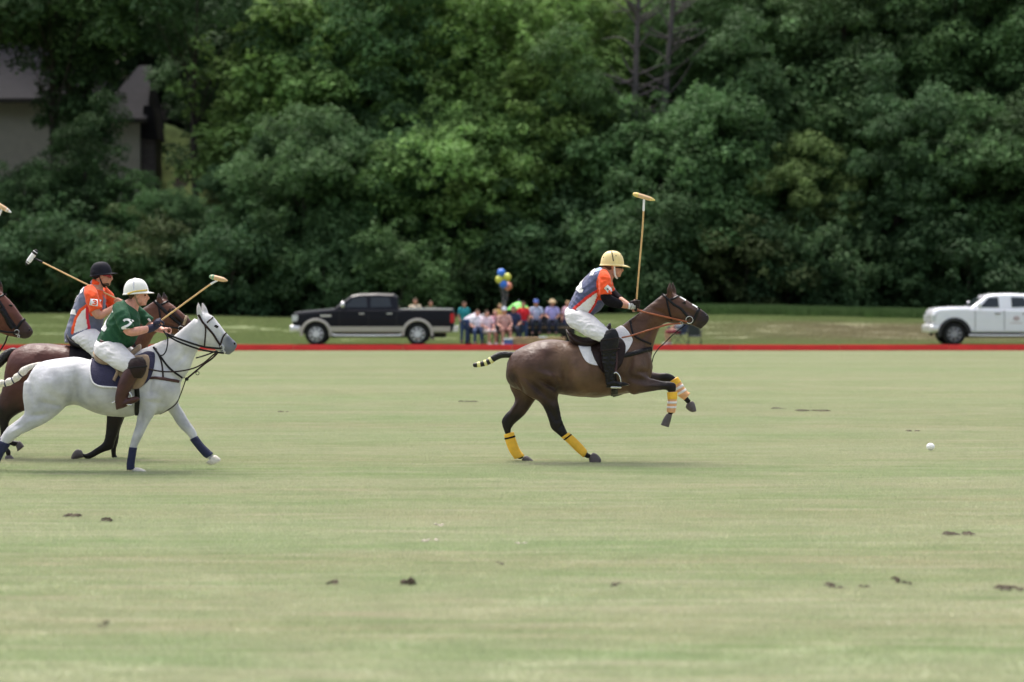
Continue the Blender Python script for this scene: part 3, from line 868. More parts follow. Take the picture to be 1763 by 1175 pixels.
    for side in (-1, 1):
        h = hit(bvh, nx + ox, ny, Y, side)
        if h[0] is not None:
            c = np.array(h[0]) - np.array((0, side * .003, 0)); V, F = ellip(c, (.012, .006, .018), rot=roty(0.5)); mk('nostril', V, F, M['eye'], root)
    # tail
    t = S['tail']; V, F = ptube([(p[0] + ox, p[1], p[3] if len(p) > 3 else 0) for p in t['path']], [p[2] * Y / K for p in t['path']], Y, seg=16, sub=5)
    tl = mk('tail', V, F, M[t['mat']], root)
    P = crom([(p[0] + ox, p[1], p[2]) for p in t['path']], 8)
    for (a, b, mm) in t.get('bands', ()):
        i0 = int(a * (len(P) - 1)); i1 = max(int(b * (len(P) - 1)), i0 + 1)
        V, F = ptube([(q[0], q[1], 0) for q in P[i0:i1 + 1]], [q[2] * Y / K + .004 for q in P[i0:i1 + 1]], Y, seg=16, sub=1, ends=False); mk('tail_tape', V, F, M[mm], tl)
    return body, bvh

def straps(bvh, Y, root, items, name='bridle'):
    """items: (name, path, width px, material, sides, thick)"""
    for nm, path, w, mm, sides, th in items:
        V, F = strip(bvh, path, w, Y, sides, th); mk(nm, V, F, M[mm], root)

def lines(Y, root, items):
    for nm, pts, r, mm in items:
        V, F = ptube(pts, [r] * len(pts), Y, seg=8, sub=4, flat=0.45, ends=True); mk(nm, V, F, M[mm], root)

def ring_part(px, py, dy, r, tr, Y, mm, root, name='bit_ring'):
    c = w3(px, py, Y, dy); a = np.linspace(0, 2 * math.pi, 25)[:-1]
    V, F = [], []
    for i, t in enumerate(a):
        for b in np.linspace(0, 2 * math.pi, 8, endpoint=False):
            rr = r + tr * math.cos(b); V.append(c + np.array((rr * math.cos(t), tr * math.sin(b), rr * math.sin(t))))
    n = len(a)
    for i in range(n):
        for j in range(8): F.append((i * 8 + j, i * 8 + (j + 1) % 8, ((i + 1) % n) * 8 + (j + 1) % 8, ((i + 1) % n) * 8 + j))
    return mk(name, V, F, M[mm], root)

YA = 29.3
BAY = dict(rump=(0.064, 0.033, 0.025), trunk=(0.108, 0.058, 0.036), neck=(0.085, 0.036, 0.020), face=(0.062, 0.034, 0.027), muzzle=(0.022, 0.015, 0.015),
           crest=(0.022, 0.011, 0.009), gaskin=(0.040, 0.023, 0.019), leg=(0.010, 0.007, 0.007), eartip=(0.05, 0.03, 0.02), belly=(0.125, 0.074, 0.045))
A = dict(Y=YA, dk=2.6, coat='coat', hoofmat='hoof_dark', colors=BAY,
    trunk=[(879, 613, 872, 627, .05), (885, 606, 871, 652, .14), (900, 597, 883, 668, .21), (922, 588, 913, 676, .26), (945, 584.5, 943, 676, .275), (970, 586, 968, 680, .275), (1000, 590, 997, 684, .29),
           (1030, 590, 1028, 685, .285), (1052, 582, 1058, 681, .25), (1072, 575, 1086, 677, .225), (1092, 578, 1108, 668, .20), (1110, 590, 1120, 650, .155), (1118, 603, 1124, 632, .10)],
    neck=[(1040, 580, 1116, 640, .17), (1062, 566, 1123, 610, .145), (1085, 550, 1128, 586, .112), (1108, 533, 1138, 563, .09), (1128, 516, 1152, 555, .08), (1143, 505, 1166, 552, .075)],
    head=[(1150, 504, 1142, 551, .075), (1164, 507, 1155, 557, .095), (1178, 514, 1168, 558, .098), (1192, 523, 1182, 559, .078), (1204, 530, 1192, 561, .058), (1214, 537.5, 1202, 565, .052), (1220.5, 544, 1210, 563, .05), (1221.5, 549, 1216, 559, .034)],
    ears=[(1152, 512, 1153, 486, -.045), (1161, 512, 1158.5, 488, .045)],
    legs=[
      dict(dy=-.125, k=4, rings=[(878, 632, 962, 640, .12, .8), (884, 657, 967, 657, .125), (905, 680, 963, 675, .105), (925, 690, 960.5, 687, .078), (936, 703, 964, 705, .062), (943.5, 722, 967.5, 722, .045), (948, 737, 973, 735, .041), (958, 746, 976, 742, .034), (969, 755, 979, 747, .029), (987, 771, 994, 763, .026), (1003, 785, 1009, 776, .032), (1012, 790, 1018, 782, .028)],
           hoof=[(1013, 789, 1020, 778.5, .034), (1014.5, 797, 1027, 781, .046), (1015.5, 797.2, 1034, 789, .052), (1018, 797.3, 1034, 795, .052)],
           wrap=dict(mat='yellow_wrap', rings=[(966, 752.5, 978.5, 744, .045), (976, 761, 988, 751, .046), (990, 775, 1001, 764, .046), (1004, 787, 1010.5, 775, .050)], bands=((.14, .06, 'black_wrap'),))),
      dict(dy=.125, k=4, rings=[(874, 640, 940, 640, .11, .8), (877, 668, 936, 670, .11), (886, 689, 922, 692, .075), (879, 704, 909, 709, .062), (868, 716, 897, 721, .052), (863, 725, 888, 730, .045), (864, 734, 882, 738, .040), (869, 747, 880, 745, .030), (876, 768, 886, 765, .027), (887, 788, 897, 784, .031), (897, 793, 903, 786, .026)],
           hoof=[(898, 793.5, 905, 785.5, .034), (901, 797, 910, 787.5, .044), (904, 797.4, 918, 794, .05), (907, 797.6, 920, 797, .05)],
           wrap=dict(mat='yellow_wrap', rings=[(867.5, 750, 884.5, 745, .045), (871, 764, 889, 760, .046), (877, 779, 895, 775, .046), (886, 792, 903, 786, .050)], bands=((.14, .06, 'black_wrap'),))),
      dict(dy=-.135, k=4, rings=[(1078, 612, 1068, 662, .09, .7), (1098, 630, 1086, 679, .10), (1112, 648, 1102, 677, .08), (1125, 652, 1121, 674, .058), (1140, 656, 1138, 671, .045), (1153, 656, 1149, 672, .043), (1163, 661, 1148, 674, .043), (1162.5, 674, 1149.5, 675, .034), (1161, 690, 1151, 690, .027), (1161, 705, 1149.5, 705, .032), (1156, 714, 1147.5, 713, .028)],
           hoof=[(1156, 713, 1146, 712, .036), (1154, 722, 1141, 720, .045), (1151, 733, 1137, 729, .052), (1150, 735, 1137, 731, .05)],
           wrap=dict(mat='orange_wrap', rings=[(1164.5, 674, 1147.5, 675, .049), (1164, 688, 1148.5, 688, .047), (1163, 700, 1147, 700, .048), (1161, 710, 1146.5, 709, .048)], bands=((.0, .30, 'yellow_wrap'), (.42, .09, 'white_tape'), (.66, .09, 'white_tape')))),
      dict(dy=.135, k=3, rings=[(1090, 615, 1084, 664, .09, .7), (1112, 638, 1106, 668, .075), (1130, 642, 1128, 662, .052), (1147, 642, 1144, 659, .044), (1161, 647, 1150, 660, .043), (1168, 656, 1155, 664, .034), (1178, 672, 1169, 678, .027), (1186, 684, 1177, 689, .032), (1192, 691, 1184, 697, .028)],
           hoof=[(1193, 691.5, 1183, 697, .036), (1197, 695, 1182, 703, .046), (1200, 705, 1188, 709, .052), (1200.5, 709, 1193, 711, .05)],
           wrap=dict(mat='orange_wrap', rings=[(1168, 650, 1152, 659, .049), (1176, 662, 1161, 671, .047), (1184, 674, 1169, 683, .047), (1190, 678, 1179, 690, .046)], bands=((.0, .24, 'yellow_wrap'), (.36, .09, 'white_tape'), (.56, .09, 'white_tape'))))],
    bulges=[(1160, 540, .085, .085, .03, .062), (1206, 564, .030, .020, .022, .008)],
    dents=[(918, 632, 26, 26, .030), (975, 648, 9, 26, -.032), (950, 652, 14, 10, .018), (1095, 632, 17, 20, .025), (1113, 620, 6, 18, -.012), (1000, 650, 22, 26, .015),
           (905, 650, 950, 690, 5, -.018), (925, 640, 962, 650, 5, .014), (932, 655, 955, 668, 4, -.02), (940, 600, 12, 9, .012), (1085, 650, 1112, 655, 5, -.016), (1100, 590, 1125, 560, 5, -.012),
           (940, 692, 955, 722, 4, -.012), (1178, 533, 1200, 548, 4, -.010), (1176, 527, 1204, 538, 3.0, .006), (1212, 559, 1198, 556, 1.6, -.006), (1104, 664, 1145, 664, 3.5, .010), (1000, 600, 16, 6, .01), (892, 690, 878, 715, 3, -.012), (884, 640, 905, 682, 3.5, -.016), (950, 640, 966, 662, 3, -.012), (962, 668, 962, 684, 4, -.014), (1088, 612, 1080, 640, 4, -.012), (1095, 640, 1118, 640, 3.5, -.010), (1120, 530, 1150, 545, 4, -.008), (972, 728, 960, 738, 2.5, -.006), (1012, 600, 1012, 672, 5, .004), (990, 610, 985, 665, 5, .004)],
    coat_shading=[(925, 672, (.035, .020, .016)), (948, 662, (.038, .022, .018)), (958, 668, (.030, .018, .015)), (915, 610, (.075, .038, .028)), (935, 598, (.070, .034, .026)), (968, 610, (.135, .080, .052)), (985, 640, (.140, .082, .052)), (1000, 660, (.120, .070, .042)), (975, 670, (.060, .034, .024)),
           (880, 650, (.040, .024, .019)), (886, 672, (.026, .016, .013)), (900, 640, (.090, .050, .036)), (942, 640, (.060, .033, .026)), (1100, 626, (.120, .070, .050)), (1085, 650, (.070, .040, .030)), (1112, 600, (.070, .036, .026)), (1120, 570, (.095, .045, .028)), (1140, 530, (.110, .045, .022)), (1150, 545, (.090, .036, .018)), (1185, 530, (.075, .045, .036)), (1110, 655, (.050, .030, .024)), (1130, 662, (.030, .018, .016))],  # bay patches plus painted muscle shading, dark thigh and flank, light ribs
    eyes=[(1177, 522.5)], nostril=(1216.5, 545.5),
    tail=dict(mat='tail_black', path=[(885, 612, 5.5), (876, 611, 5.6), (862, 611.5, 6), (851, 616.5, 5.8), (843, 622, 5.2), (832, 626.5, 4.6), (818, 629, 4.0)], bands=((.60, .67, 'tape_yellow'), (.76, .83, 'tape_yellow'), (.91, .97, 'tape_yellow'))))
hA = thing('horse', (w3(1000, 0, YA)[0], YA, 0), 'dark bay polo pony in the lead with yellow leg bandages and white saddle pad', 'horse')
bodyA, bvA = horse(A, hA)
V, F = panel(bvA, [(994, 590, 593), (999, 587, 606), (1005, 585, 618), (1013, 583, 625), (1024, 580, 628), (1040, 574, 630), (1056, 566, 629), (1070, 562, 614), (1080, 570, 602), (1086, 580, 592), (1088, 584, 587)], YA, off=.014)
V2, F2 = panel(bvA, [(1049, 562, 566), (1056, 560, 600), (1066, 564, 606), (1074, 568, 600), (1080, 573, 590)], YA, off=.013)
mk('saddle_pad', *join([(V, F), (V2, F2)]), M['white_pad'], hA)
sd_ = mk('saddle', *fuse([loft([(973, 566, 977, 580, .11), (979, 568, 982, 590, .17), (990, 576, 990, 597, .21), (1005, 581, 1005, 601, .22), (1024, 579, 1024, 600, .20), (1040, 566, 1038, 594, .14), (1049, 556, 1047, 584, .08), (1052, 557, 1052, 570, .05)], YA, sub=5)], .011, 3)[:2], M['dark_brown_leather'], hA)
mk('saddle_flap', *panel(bvA, [(1016, 585, 604), (1024, 582, 622), (1036, 578, 640), (1048, 577, 640), (1060, 580, 636), (1069, 585, 625), (1074, 592, 610), (1075.5, 597, 602)], YA, off=.028), M['dark_brown_leather'], sd_)
straps(bvA, YA, hA, [
    ('girth', [(1052, 628), (1055, 655), (1057, 672), (1057, 680.5)], 11, 'black_leather', (-1, 1), .012),
    ('breastplate', [(1072, 612), (1086, 609), (1104, 604), (1121, 601)], 7.5, 'black_leather', (-1, 1), .010),
    ('neck_strap', [(1085, 553), (1089, 574), (1100, 584), (1120, 592.5)], 3.2, 'black_leather', (-1, 1), .006),
    ('headpiece', [(1140, 506), (1150, 516), (1160, 525), (1170, 531), (1178, 540), (1185, 549)], 4.0, 'black_leather', (-1, 1), .007),
    ('browband', [(1151, 517), (1160, 514), (1167, 510)], 3.5, 'black_leather', (-1, 1), .006),
    ('throatlatch', [(1146, 510), (1150, 530), (1156, 552)], 3.0, 'black_leather', (-1, 1), .006),
    ('noseband', [(1203, 531), (1199, 540), (1195, 550), (1190, 557)], 5.0, 'black_leather', (-1, 1), .007),
    ('blaze_highlight', [(1170, 511.5), (1180, 517.5)], 2.2, 'print_white', (-1, 1), .001),
    ('blaze_highlight', [(1191, 524.5), (1200, 529.5)], 2.2, 'print_white', (-1, 1), .001)])  # thin white strips paint the blaze and the highlights along the face
for s in (-1, 1):
    ring_part(1186, 551, s * .085, .040, .0045, YA, 'steel', hA)
    ring_part(1172, 557, s * .078, .018, .003, YA, 'steel', hA, 'rein_ring')
lines(YA, hA, [
    ('rein', [(1094, 534, -.13), (1118, 540, -.12), (1150, 547, -.115), (1181, 554, -.09)], .010, 'rein_leather'),
    ('rein', [(1090, 533, -.02), (1118, 538, .12), (1150, 546, .125), (1181, 554, .09)], .010, 'rein_leather'),
    ('draw_rein', [(1070, 581, -.215), (1088, 577, -.20), (1120, 567, -.15), (1150, 559, -.11), (1170, 557, -.08)], .009, 'rein_leather'),
    ('draw_rein', [(1070, 581, .215), (1088, 577, .20), (1120, 567, .15), (1150, 559, .11), (1170, 557, .08)], .009, 'rein_leather'),
    ('martingale', [(1179, 560, -.05), (1160, 575, -.03), (1143, 592, 0), (1135, 599, 0), (1126, 612, 0), (1123, 624, .02)], .006, 'black_leather'),
    ('martingale', [(1056, 683, 0), (1070, 679, 0), (1082, 673, 0), (1094, 672, 0)], .008, 'black_leather')])

YW = 27.85
GREY = dict(rump=(0.50, 0.505, 0.54), trunk=(0.53, 0.53, 0.555), neck=(0.57, 0.57, 0.59), face=(0.56, 0.56, 0.58), muzzle=(0.13, 0.14, 0.17), crest=(0.58, 0.57, 0.57), gaskin=(0.45, 0.455, 0.49), leg=(0.53, 0.53, 0.54), eartip=(0.55, 0.53, 0.53), belly=(0.44, 0.44, 0.43))
W = dict(Y=YW, coat='coat_grey', hoofmat='hoof_pale', colors=GREY,
    trunk=[(62, 630, 52, 645, .05), (68, 625, 46, 668, .15), (85, 620, 58, 700, .22), (105, 616.5, 95, 706, .265), (128, 615, 129, 697, .272), (155, 619, 158, 709, .28), (185, 621, 188, 717, .29), (215, 618, 220, 717.5, .275),
           (240, 603, 248, 714, .245), (262, 606, 275, 714, .22), (285, 620, 295, 702, .195), (300, 638, 306, 690, .145), (308, 652, 310, 676, .09)],
    neck=[(233, 606, 300, 690, .17), (246, 600, 312, 657, .15), (272, 590, 326, 638, .125), (295, 581, 337, 612, .10), (316, 564, 343, 600, .085), (336, 546, 354, 594, .075)],
    head=[(343, 540, 336, 588, .075), (355, 540, 343, 594, .095), (366, 544, 353, 597, .10), (377, 557, 364, 600, .082), (387, 570, 374, 604, .062), (397, 580, 383, 609, .054), (405, 588, 392, 610.5, .052), (409, 594, 402, 607, .036)],
    ears=[(344, 545, 342.3, 521, -.045), (354, 546, 348.5, 522.5, .03)],
    legs=[
      dict(dy=-.13, k=5, rings=[(44, 655, 125, 672, .12, .8), (43, 680, 124, 688, .125), (46, 700, 115, 702, .11), (46, 712, 92, 722, .085), (33, 725, 62, 738, .065), (15, 739, 42, 747, .048), (5, 755, 24, 761, .042), (1, 763, 14, 768, .032), (-8, 785, 3, 790, .029), (-15, 799, -3, 802, .034), (-16, 806, -6, 808, .028)],
           hoof=[(-16, 805, -5, 807, .035), (-19, 810, -2, 809, .046), (-20, 812.3, 0, 812.4, .052)],
           wrap=dict(mat='navy_wrap', rings=[(2, 757, 22, 765, .048), (-5, 775, 11, 781, .046), (-12, 792, 3, 797, .046), (-17, 803, -1, 804, .048)])),
      dict(dy=.13, k=5, rings=[(42.0, 653, 122.0, 670, 0.12, 0.8), (40.0, 678, 120.0, 686, 0.125), (42.0, 698, 110.0, 700, 0.11), (41.0, 710, 86.0, 720, 0.085), (27.0, 723, 55.0, 736, 0.065), (8.0, 737, 34.0, 745, 0.048), (-3.0, 753, 15.0, 759, 0.042), (-8.0, 761, 4.0, 766, 0.032), (-18.0, 783, -8.0, 788, 0.029), (-26.0, 797, -15.0, 800, 0.034), (-28.0, 804, -19.0, 806, 0.028)],
           hoof=[(-28, 803, -17, 805, .035), (-31, 807, -14, 806, .046), (-32, 808.5, -12, 808.5, .052)],
           wrap=dict(mat='navy_wrap', rings=[(-6, 755, 14, 763, .048), (-14, 773, 2, 779, .046), (-23, 790, -8, 795, .046), (-28, 801, -12, 802, .048)])),
      dict(dy=-.14, k=5, rings=[(232, 655, 292, 672, .09, .75), (238, 680, 286, 685, .105), (242, 696, 277, 698, .085), (239, 714, 269, 714, .068), (236, 732, 260, 728, .054), (230, 752, 249, 751, .047), (227, 765, 241, 766, .040), (226, 776, 237, 776, .030), (223.5, 792, 233, 792, .028), (222, 804, 232, 804, .033), (228, 811, 234, 804, .027)],
           hoof=[(229, 811, 236, 803.5, .034), (234, 812.3, 244, 804.5, .045), (237, 812.6, 253, 808.5, .050), (240, 812.8, 256, 812, .048)],
           wrap=dict(mat='navy_wrap', rings=[(225.5, 769, 239.5, 770, .048), (223, 785, 237, 785, .046), (221, 799, 235, 799, .046), (221.5, 808, 236, 806, .048)])),
      dict(dy=.14, k=4, rings=[(262, 660, 306, 690, .09, .7), (272, 695, 305, 697, .085), (289, 712, 312, 708, .062), (304, 735, 321, 723, .052), (321, 752, 335, 744, .045), (327, 761, 337, 754, .038), (333, 769, 341, 763, .029), (344, 783, 353, 777, .028), (352, 791, 362, 783, .032), (358, 794, 366, 788, .028)],
           hoof=[(357, 796, 364, 785, .034), (352, 798.5, 370, 786, .045), (356, 801, 377, 792, .05), (360, 803, 377, 796, .048)],
           wrap=dict(mat='navy_wrap', rings=[(324, 759, 337.5, 752, .047), (334, 772, 347, 765, .046), (347, 787, 359, 777, .046), (353, 791, 365, 782, .046)]))],
    bulges=[(358, 578, .085, .085, .03, .062), (393, 609, .030, .020, .022, .008)],
    dents=[(95, 660, 26, 26, .03), (137, 668, 9, 24, -.034), (118, 680, 14, 10, .014), (285, 665, 15, 18, .022), (300, 655, 6, 16, -.012), (170, 680, 22, 24, .012), (75, 690, 118, 700, 5, -.016), (60, 715, 85, 712, 4, -.016), (30, 735, 52, 728, 4, -.012),
           (100, 632, 12, 9, .012), (258, 690, 286, 694, 4, -.016), (302, 630, 330, 600, 5, -.012), (376, 572, 396, 590, 4, -.010), (372, 566, 398, 584, 3, .006), (250, 706, 245, 740, 3.5, -.010), (335, 585, 348, 597, 4, -.02), (60, 722, 20, 746, 3.5, .01), (56, 655, 66, 695, 3.5, -.012), (128, 690, 132, 672, 4, -.014), (280, 640, 300, 660, 3.5, -.010), (268, 640, 262, 680, 4, -.012), (232, 655, 234, 700, 4, -.010), (312, 590, 325, 620, 4, -.008)],
    coat_shading=[(105, 700, (.42, .43, .47)), (125, 692, (.36, .37, .40)), (70, 705, (.42, .43, .47)), (80, 650, (.56, .56, .60)), (140, 690, (.34, .35, .37)), (170, 705, (.42, .42, .42)), (285, 690, (.42, .42, .46)), (295, 668, (.44, .44, .48)), (270, 660, (.55, .55, .58)), (250, 720, (.46, .46, .49)), (295, 715, (.38, .39, .41)), (345, 588, (.36, .37, .40)), (378, 568, (.40, .41, .43)), (300, 620, (.60, .60, .63)), (60, 725, (.44, .45, .49)), (30, 740, (.52, .52, .55))],  # grey mottling, with groin and belly shade painted into the coat
    eyes=[(373.5, 563)], nostril=(404, 592.5),
    tail=dict(mat='tail_white', path=[(70, 627, 3.5), (60, 629.5, 4.2), (48, 634, 5), (40, 640, 7.0), (35, 645, 5.2), (29, 650, 6.6), (23, 655, 5.0), (16, 657.5, 6.6), (9, 661, 5.0), (2, 660.5, 6.4), (-12, 664, 4.5)], bands=((.39, .42, 'navy_wrap'), (.60, .63, 'navy_wrap'), (.79, .82, 'navy_wrap'))))
hW = thing('horse', (w3(190, 0, YW)[0], YW, 0), 'white polo pony with navy leg bandages and navy saddle pad', 'horse')
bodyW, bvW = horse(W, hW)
padc = [(159.5, 619, 624), (161, 617, 640), (165, 617, 654), (172, 618, 661.5), (184, 620, 664.5), (210, 621, 666), (240, 612, 667), (255, 606, 660), (264, 606, 648), (268.5, 608, 636), (270, 612, 622)]
mk('saddle_pad', *panel(bvW, padc, YW, off=.014), M['navy_pad'], hW)
mk('pad_binding', *strip(bvW, [(159.5, 619.5), (160.5, 636), (165, 653), (172, 661), (184, 664.5), (210, 666)], 2.6, YW, (-1, 1), .012, lift=.010), M['white_pad'], hW)
sw_ = mk('saddle', *fuse([loft([(161, 603, 164, 618, .11), (167, 606, 169, 626, .17), (180, 614, 180, 631, .21), (196, 617, 196, 632, .22), (215, 613, 215, 628, .20), (230, 600, 229, 622, .14), (240, 592, 238, 612, .08), (243, 593, 243, 602, .05)], YW, sub=5)], .011, 3)[:2], M['tan_suede'], hW)
mk('saddle_flap', *panel(bvW, [(200, 624, 632), (206, 620, 640), (214, 618, 650), (228, 616, 666), (242, 614, 668), (252, 613, 662), (258, 615, 650), (261, 622, 634)], YW, off=.028), M['tan_suede'], sw_)
V, F = strip(bvW, [(206, 628), (209, 640), (203, 655)], 5, YW, (-1, 1), .01, lift=.03); mk('billet_strap', V, F, M['tan_suede'], sw_)
straps(bvW, YW, hW, [
    ('girth', [(241, 660), (242, 685), (240, 700), (238, 714)], 8, 'black_leather', (-1, 1), .012),
    ('breastplate', [(262, 650), (275, 650), (292, 653), (309, 657)], 4.5, 'brown_leather', (-1, 1), .009),
    ('neck_strap', [(266, 598), (277, 611), (295, 634), (316, 651)], 3.2, 'black_leather', (-1, 1), .007),
    ('yoke_strap', [(270, 600), (280, 620), (284, 640), (285, 650)], 2.6, 'dark_brown_leather', (-1, 1), .006),
    ('headpiece', [(343, 542), (350, 554), (358, 563), (368, 575), (376, 588), (382, 597)], 3.4, 'dark_brown_leather', (-1, 1), .007),
    ('browband', [(358, 556), (362, 552), (367, 547)], 2.6, 'dark_brown_leather', (-1, 1), .006),
    ('throatlatch', [(353, 557), (356, 566), (355, 582), (353, 596)], 2.4, 'dark_brown_leather', (-1, 1), .005),
    ('noseband', [(390, 573), (385, 580), (382, 589), (380, 598)], 2.6, 'dark_brown_leather', (-1, 1), .006)])
for s in (-1, 1):
    ring_part(384, 598, s * .075, .022, .0045, YW, 'steel', hW)
    ring_part(387, 606, s * .078, .013, .0035, YW, 'steel', hW, 'curb_ring')
    V, F = ptube([(384, 592, s * .08), (386, 600, s * .083), (388, 609, s * .083)], [.004, .005, .004], YW, seg=8); mk('bit_shank', V, F, M['steel'], hW)
lines(YW, hW, [
    ('rein', [(288, 574, -.12), (310, 583, -.14), (345, 595, -.13), (366, 599, -.10), (382, 600, -.085)], .011, 'black_leather'),
    ('rein', [(288, 576, -.10), (310, 588, -.15), (345, 601, -.13), (370, 606, -.10), (386, 608, -.085)], .010, 'black_leather'),
    ('rein', [(290, 575, .02), (315, 584, .13), (345, 596, .13), (382, 600, .085)], .010, 'black_leather'),
    ('rein_loop', [(284, 570, -.10), (292, 582, -.16), (291, 600, -.19), (286, 610, -.20), (278, 612, -.19)], .008, 'black_leather'),
    ('draw_rein', [(262, 635, -.235), (285, 639, -.21), (310, 639, -.16), (335, 634, -.10), (352, 625, -.07), (366, 613, -.06), (375, 606, -.06)], .008, 'dark_brown_leather'),
    ('draw_rein', [(336, 617, .10), (350, 613, .10), (366, 607, .09), (380, 601, .08)], .008, 'black_leather'),
    ('martingale', [(376, 607, -.03), (366, 617, -.02), (352, 627, 0), (340, 637, 0), (328, 647, 0), (321, 653, 0)], .010, 'dark_brown_leather'),
    ('martingale', [(320, 654, 0), (315, 668, 0), (309, 684, 0), (303, 696, -.02), (290, 706, -.03), (276, 713, -.03)], .006, 'dark_brown_leather')])
ring_part(340, 643, 0, .018, .004, YW, 'dark_brown_leather', hW, 'rein_stop')
V, F = ellip(w3(321.5, 653, YW), (.022, .012, .02)); mk('strap_keeper', V, F, M['black_leather'], hW)

YC = 29.9
CHEST = dict(rump=(0.075, 0.024, 0.019), trunk=(0.080, 0.027, 0.021), neck=(0.120, 0.045, 0.026), face=(0.095, 0.037, 0.023), muzzle=(0.04, 0.026, 0.024), crest=(0.05, 0.022, 0.016), gaskin=(0.05, 0.022, 0.017), leg=(0.008, 0.006, 0.006), eartip=(0.02, 0.014, 0.012), belly=(0.10, 0.04, 0.028))
Cc = dict(Y=YC, coat='coat', hoofmat='hoof_dark', colors=CHEST,
    trunk=[(21, 607, 14, 620, .05), (26, 602, 9, 650, .15), (42, 594, 22, 676, .22), (62, 591, 52, 682, .26), (85, 592, 85, 678, .27), (110, 594, 112, 686, .28), (140, 596, 142, 695, .285), (170, 592, 175, 694, .27), (195, 584, 205, 690, .24), (215, 588, 228, 680, .2), (232, 598, 241, 655, .15), (240, 612, 243, 640, .08)],
    neck=[(150, 595, 236, 655, .17), (175, 581, 244, 622, .15), (205, 562, 254, 600, .115), (232, 541, 266, 577, .09), (252, 526, 278, 570, .08), (265, 518, 290, 566, .075)],
    head=[(268, 516, 262, 562, .075), (283, 517, 273, 568, .095), (297, 524, 284, 573, .098), (310, 535, 297, 577, .08), (322, 545, 309, 579, .06), (332, 554, 321, 580, .052), (339, 562, 332, 578, .047), (341, 568, 337, 576, .033)],
    ears=[(277, 522, 273.6, 505, -.045), (284, 522, 281, 504, .045)],
    legs=[
      dict(dy=-.125, k=3, rings=[(10, 640, 90, 660, .12, .8), (8, 665, 80, 680, .12), (2, 688, 60, 700, .10), (-2, 706, 35, 712, .075), (0, 722, 22, 722, .05), (3, 736, 18, 736, .04), (4, 752, 14, 752, .030), (8, 768, 17, 768, .027), (13, 778, 23, 777, .031), (14, 785, 22, 784, .028)],
           hoof=[(13, 784, 23, 783, .035), (12, 789, 27, 788, .045), (12, 793, 30, 793, .05)]),
      dict(dy=.125, k=3, rings=[(10, 640, 70, 650, .11, .8), (4, 665, 60, 678, .11), (-10, 690, 35, 700, .09), (-22, 706, 6, 716, .065), (-30, 720, -12, 730, .045), (-28, 738, -16, 740, .034), (-16, 752, -8, 748, .028), (6, 764, 12, 757, .028), (20, 770, 26, 761, .032), (26, 768, 31, 762, .028)],
           hoof=[(24, 770, 30, 760, .035), (26, 775, 34, 764, .045), (26, 779, 38, 770, .05)]),
      dict(dy=-.13, k=3, rings=[(178, 640, 234, 660, .09, .75), (184, 668, 230, 676, .10), (186, 690, 222, 694, .085), (186, 715, 216, 718, .065), (185, 738, 208, 741, .05), (182, 757, 201, 760, .044), (178, 763, 197, 772, .040), (171, 768, 180, 779, .030), (158, 777, 165, 787, .028), (148, 780, 152, 790, .033), (142, 776, 147, 786, .028)],
           hoof=[(143, 774, 148, 787, .035), (135, 773, 140, 788, .045), (129, 779, 132, 792, .05), (126, 786, 129, 794, .045)]),
      dict(dy=.13, k=3, rings=[(182, 640, 234, 660, .09, .75), (190, 668, 226, 676, .09), (192, 690, 218, 694, .075), (190, 715, 212, 718, .058), (187, 740, 204, 742, .046), (186, 760, 201, 762, .042), (187, 771, 198, 771, .033), (188, 784, 197, 782, .028), (191, 797, 200, 789, .031), (200, 801, 204, 793, .028), (210, 804, 213, 795, .028)],
           hoof=[(211, 805, 214, 795, .034), (217, 807, 222, 796, .044), (219, 807.3, 230, 802, .048), (221, 807.4, 231, 806, .046)])],
    bulges=[(288, 552, .085, .085, .03, .062)],
    dents=[(60, 630, 26, 26, .03), (100, 650, 9, 26, -.03), (215, 640, 14, 18, .02), (228, 590, 250, 565, 5, -.012), (300, 548, 322, 562, 4, -.01), (298, 540, 322, 554, 3, .006), (75, 606, 12, 9, .012)],
    eyes=[(300, 533.5)], nostril=(335, 562),
    tail=dict(mat='tail_black', path=[(26, 604, 5), (20, 605, 6), (12, 611, 8), (3, 620, 8.5), (-8, 631, 7.5), (-20, 640, 5)]))
hC = thing('horse', (w3(130, 0, YC)[0], YC, 0), 'reddish brown polo pony with black lower legs, half hidden behind the white one', 'horse')
bodyC, bvC = horse(Cc, hC)
scm = mk('saddle', *fuse([loft([(114, 570, 118, 586, .11), (120, 575, 123, 596, .17), (132, 583, 132, 602, .21), (147, 587, 147, 604, .22), (164, 584, 164, 602, .20), (180, 574, 178, 596, .14), (188, 568, 186, 586, .08), (191, 570, 191, 578, .05)], YC, sub=5)], .012, 3)[:2], M['black_leather'], hC)
mk('saddle_pad', *panel(bvC, [(124, 596, 600), (127, 595, 622), (135, 595, 634), (155, 594, 638), (180, 588, 638), (205, 584, 630), (214, 586, 612), (216, 590, 600)], YC, off=.018), M['black_wrap'], hC)
mk('saddle_flap', *panel(bvC, [(160, 594, 604), (168, 592, 626), (180, 588, 642), (198, 585, 640), (208, 588, 620), (210, 592, 604)], YC, off=.03), M['dark_brown_leather'], scm)
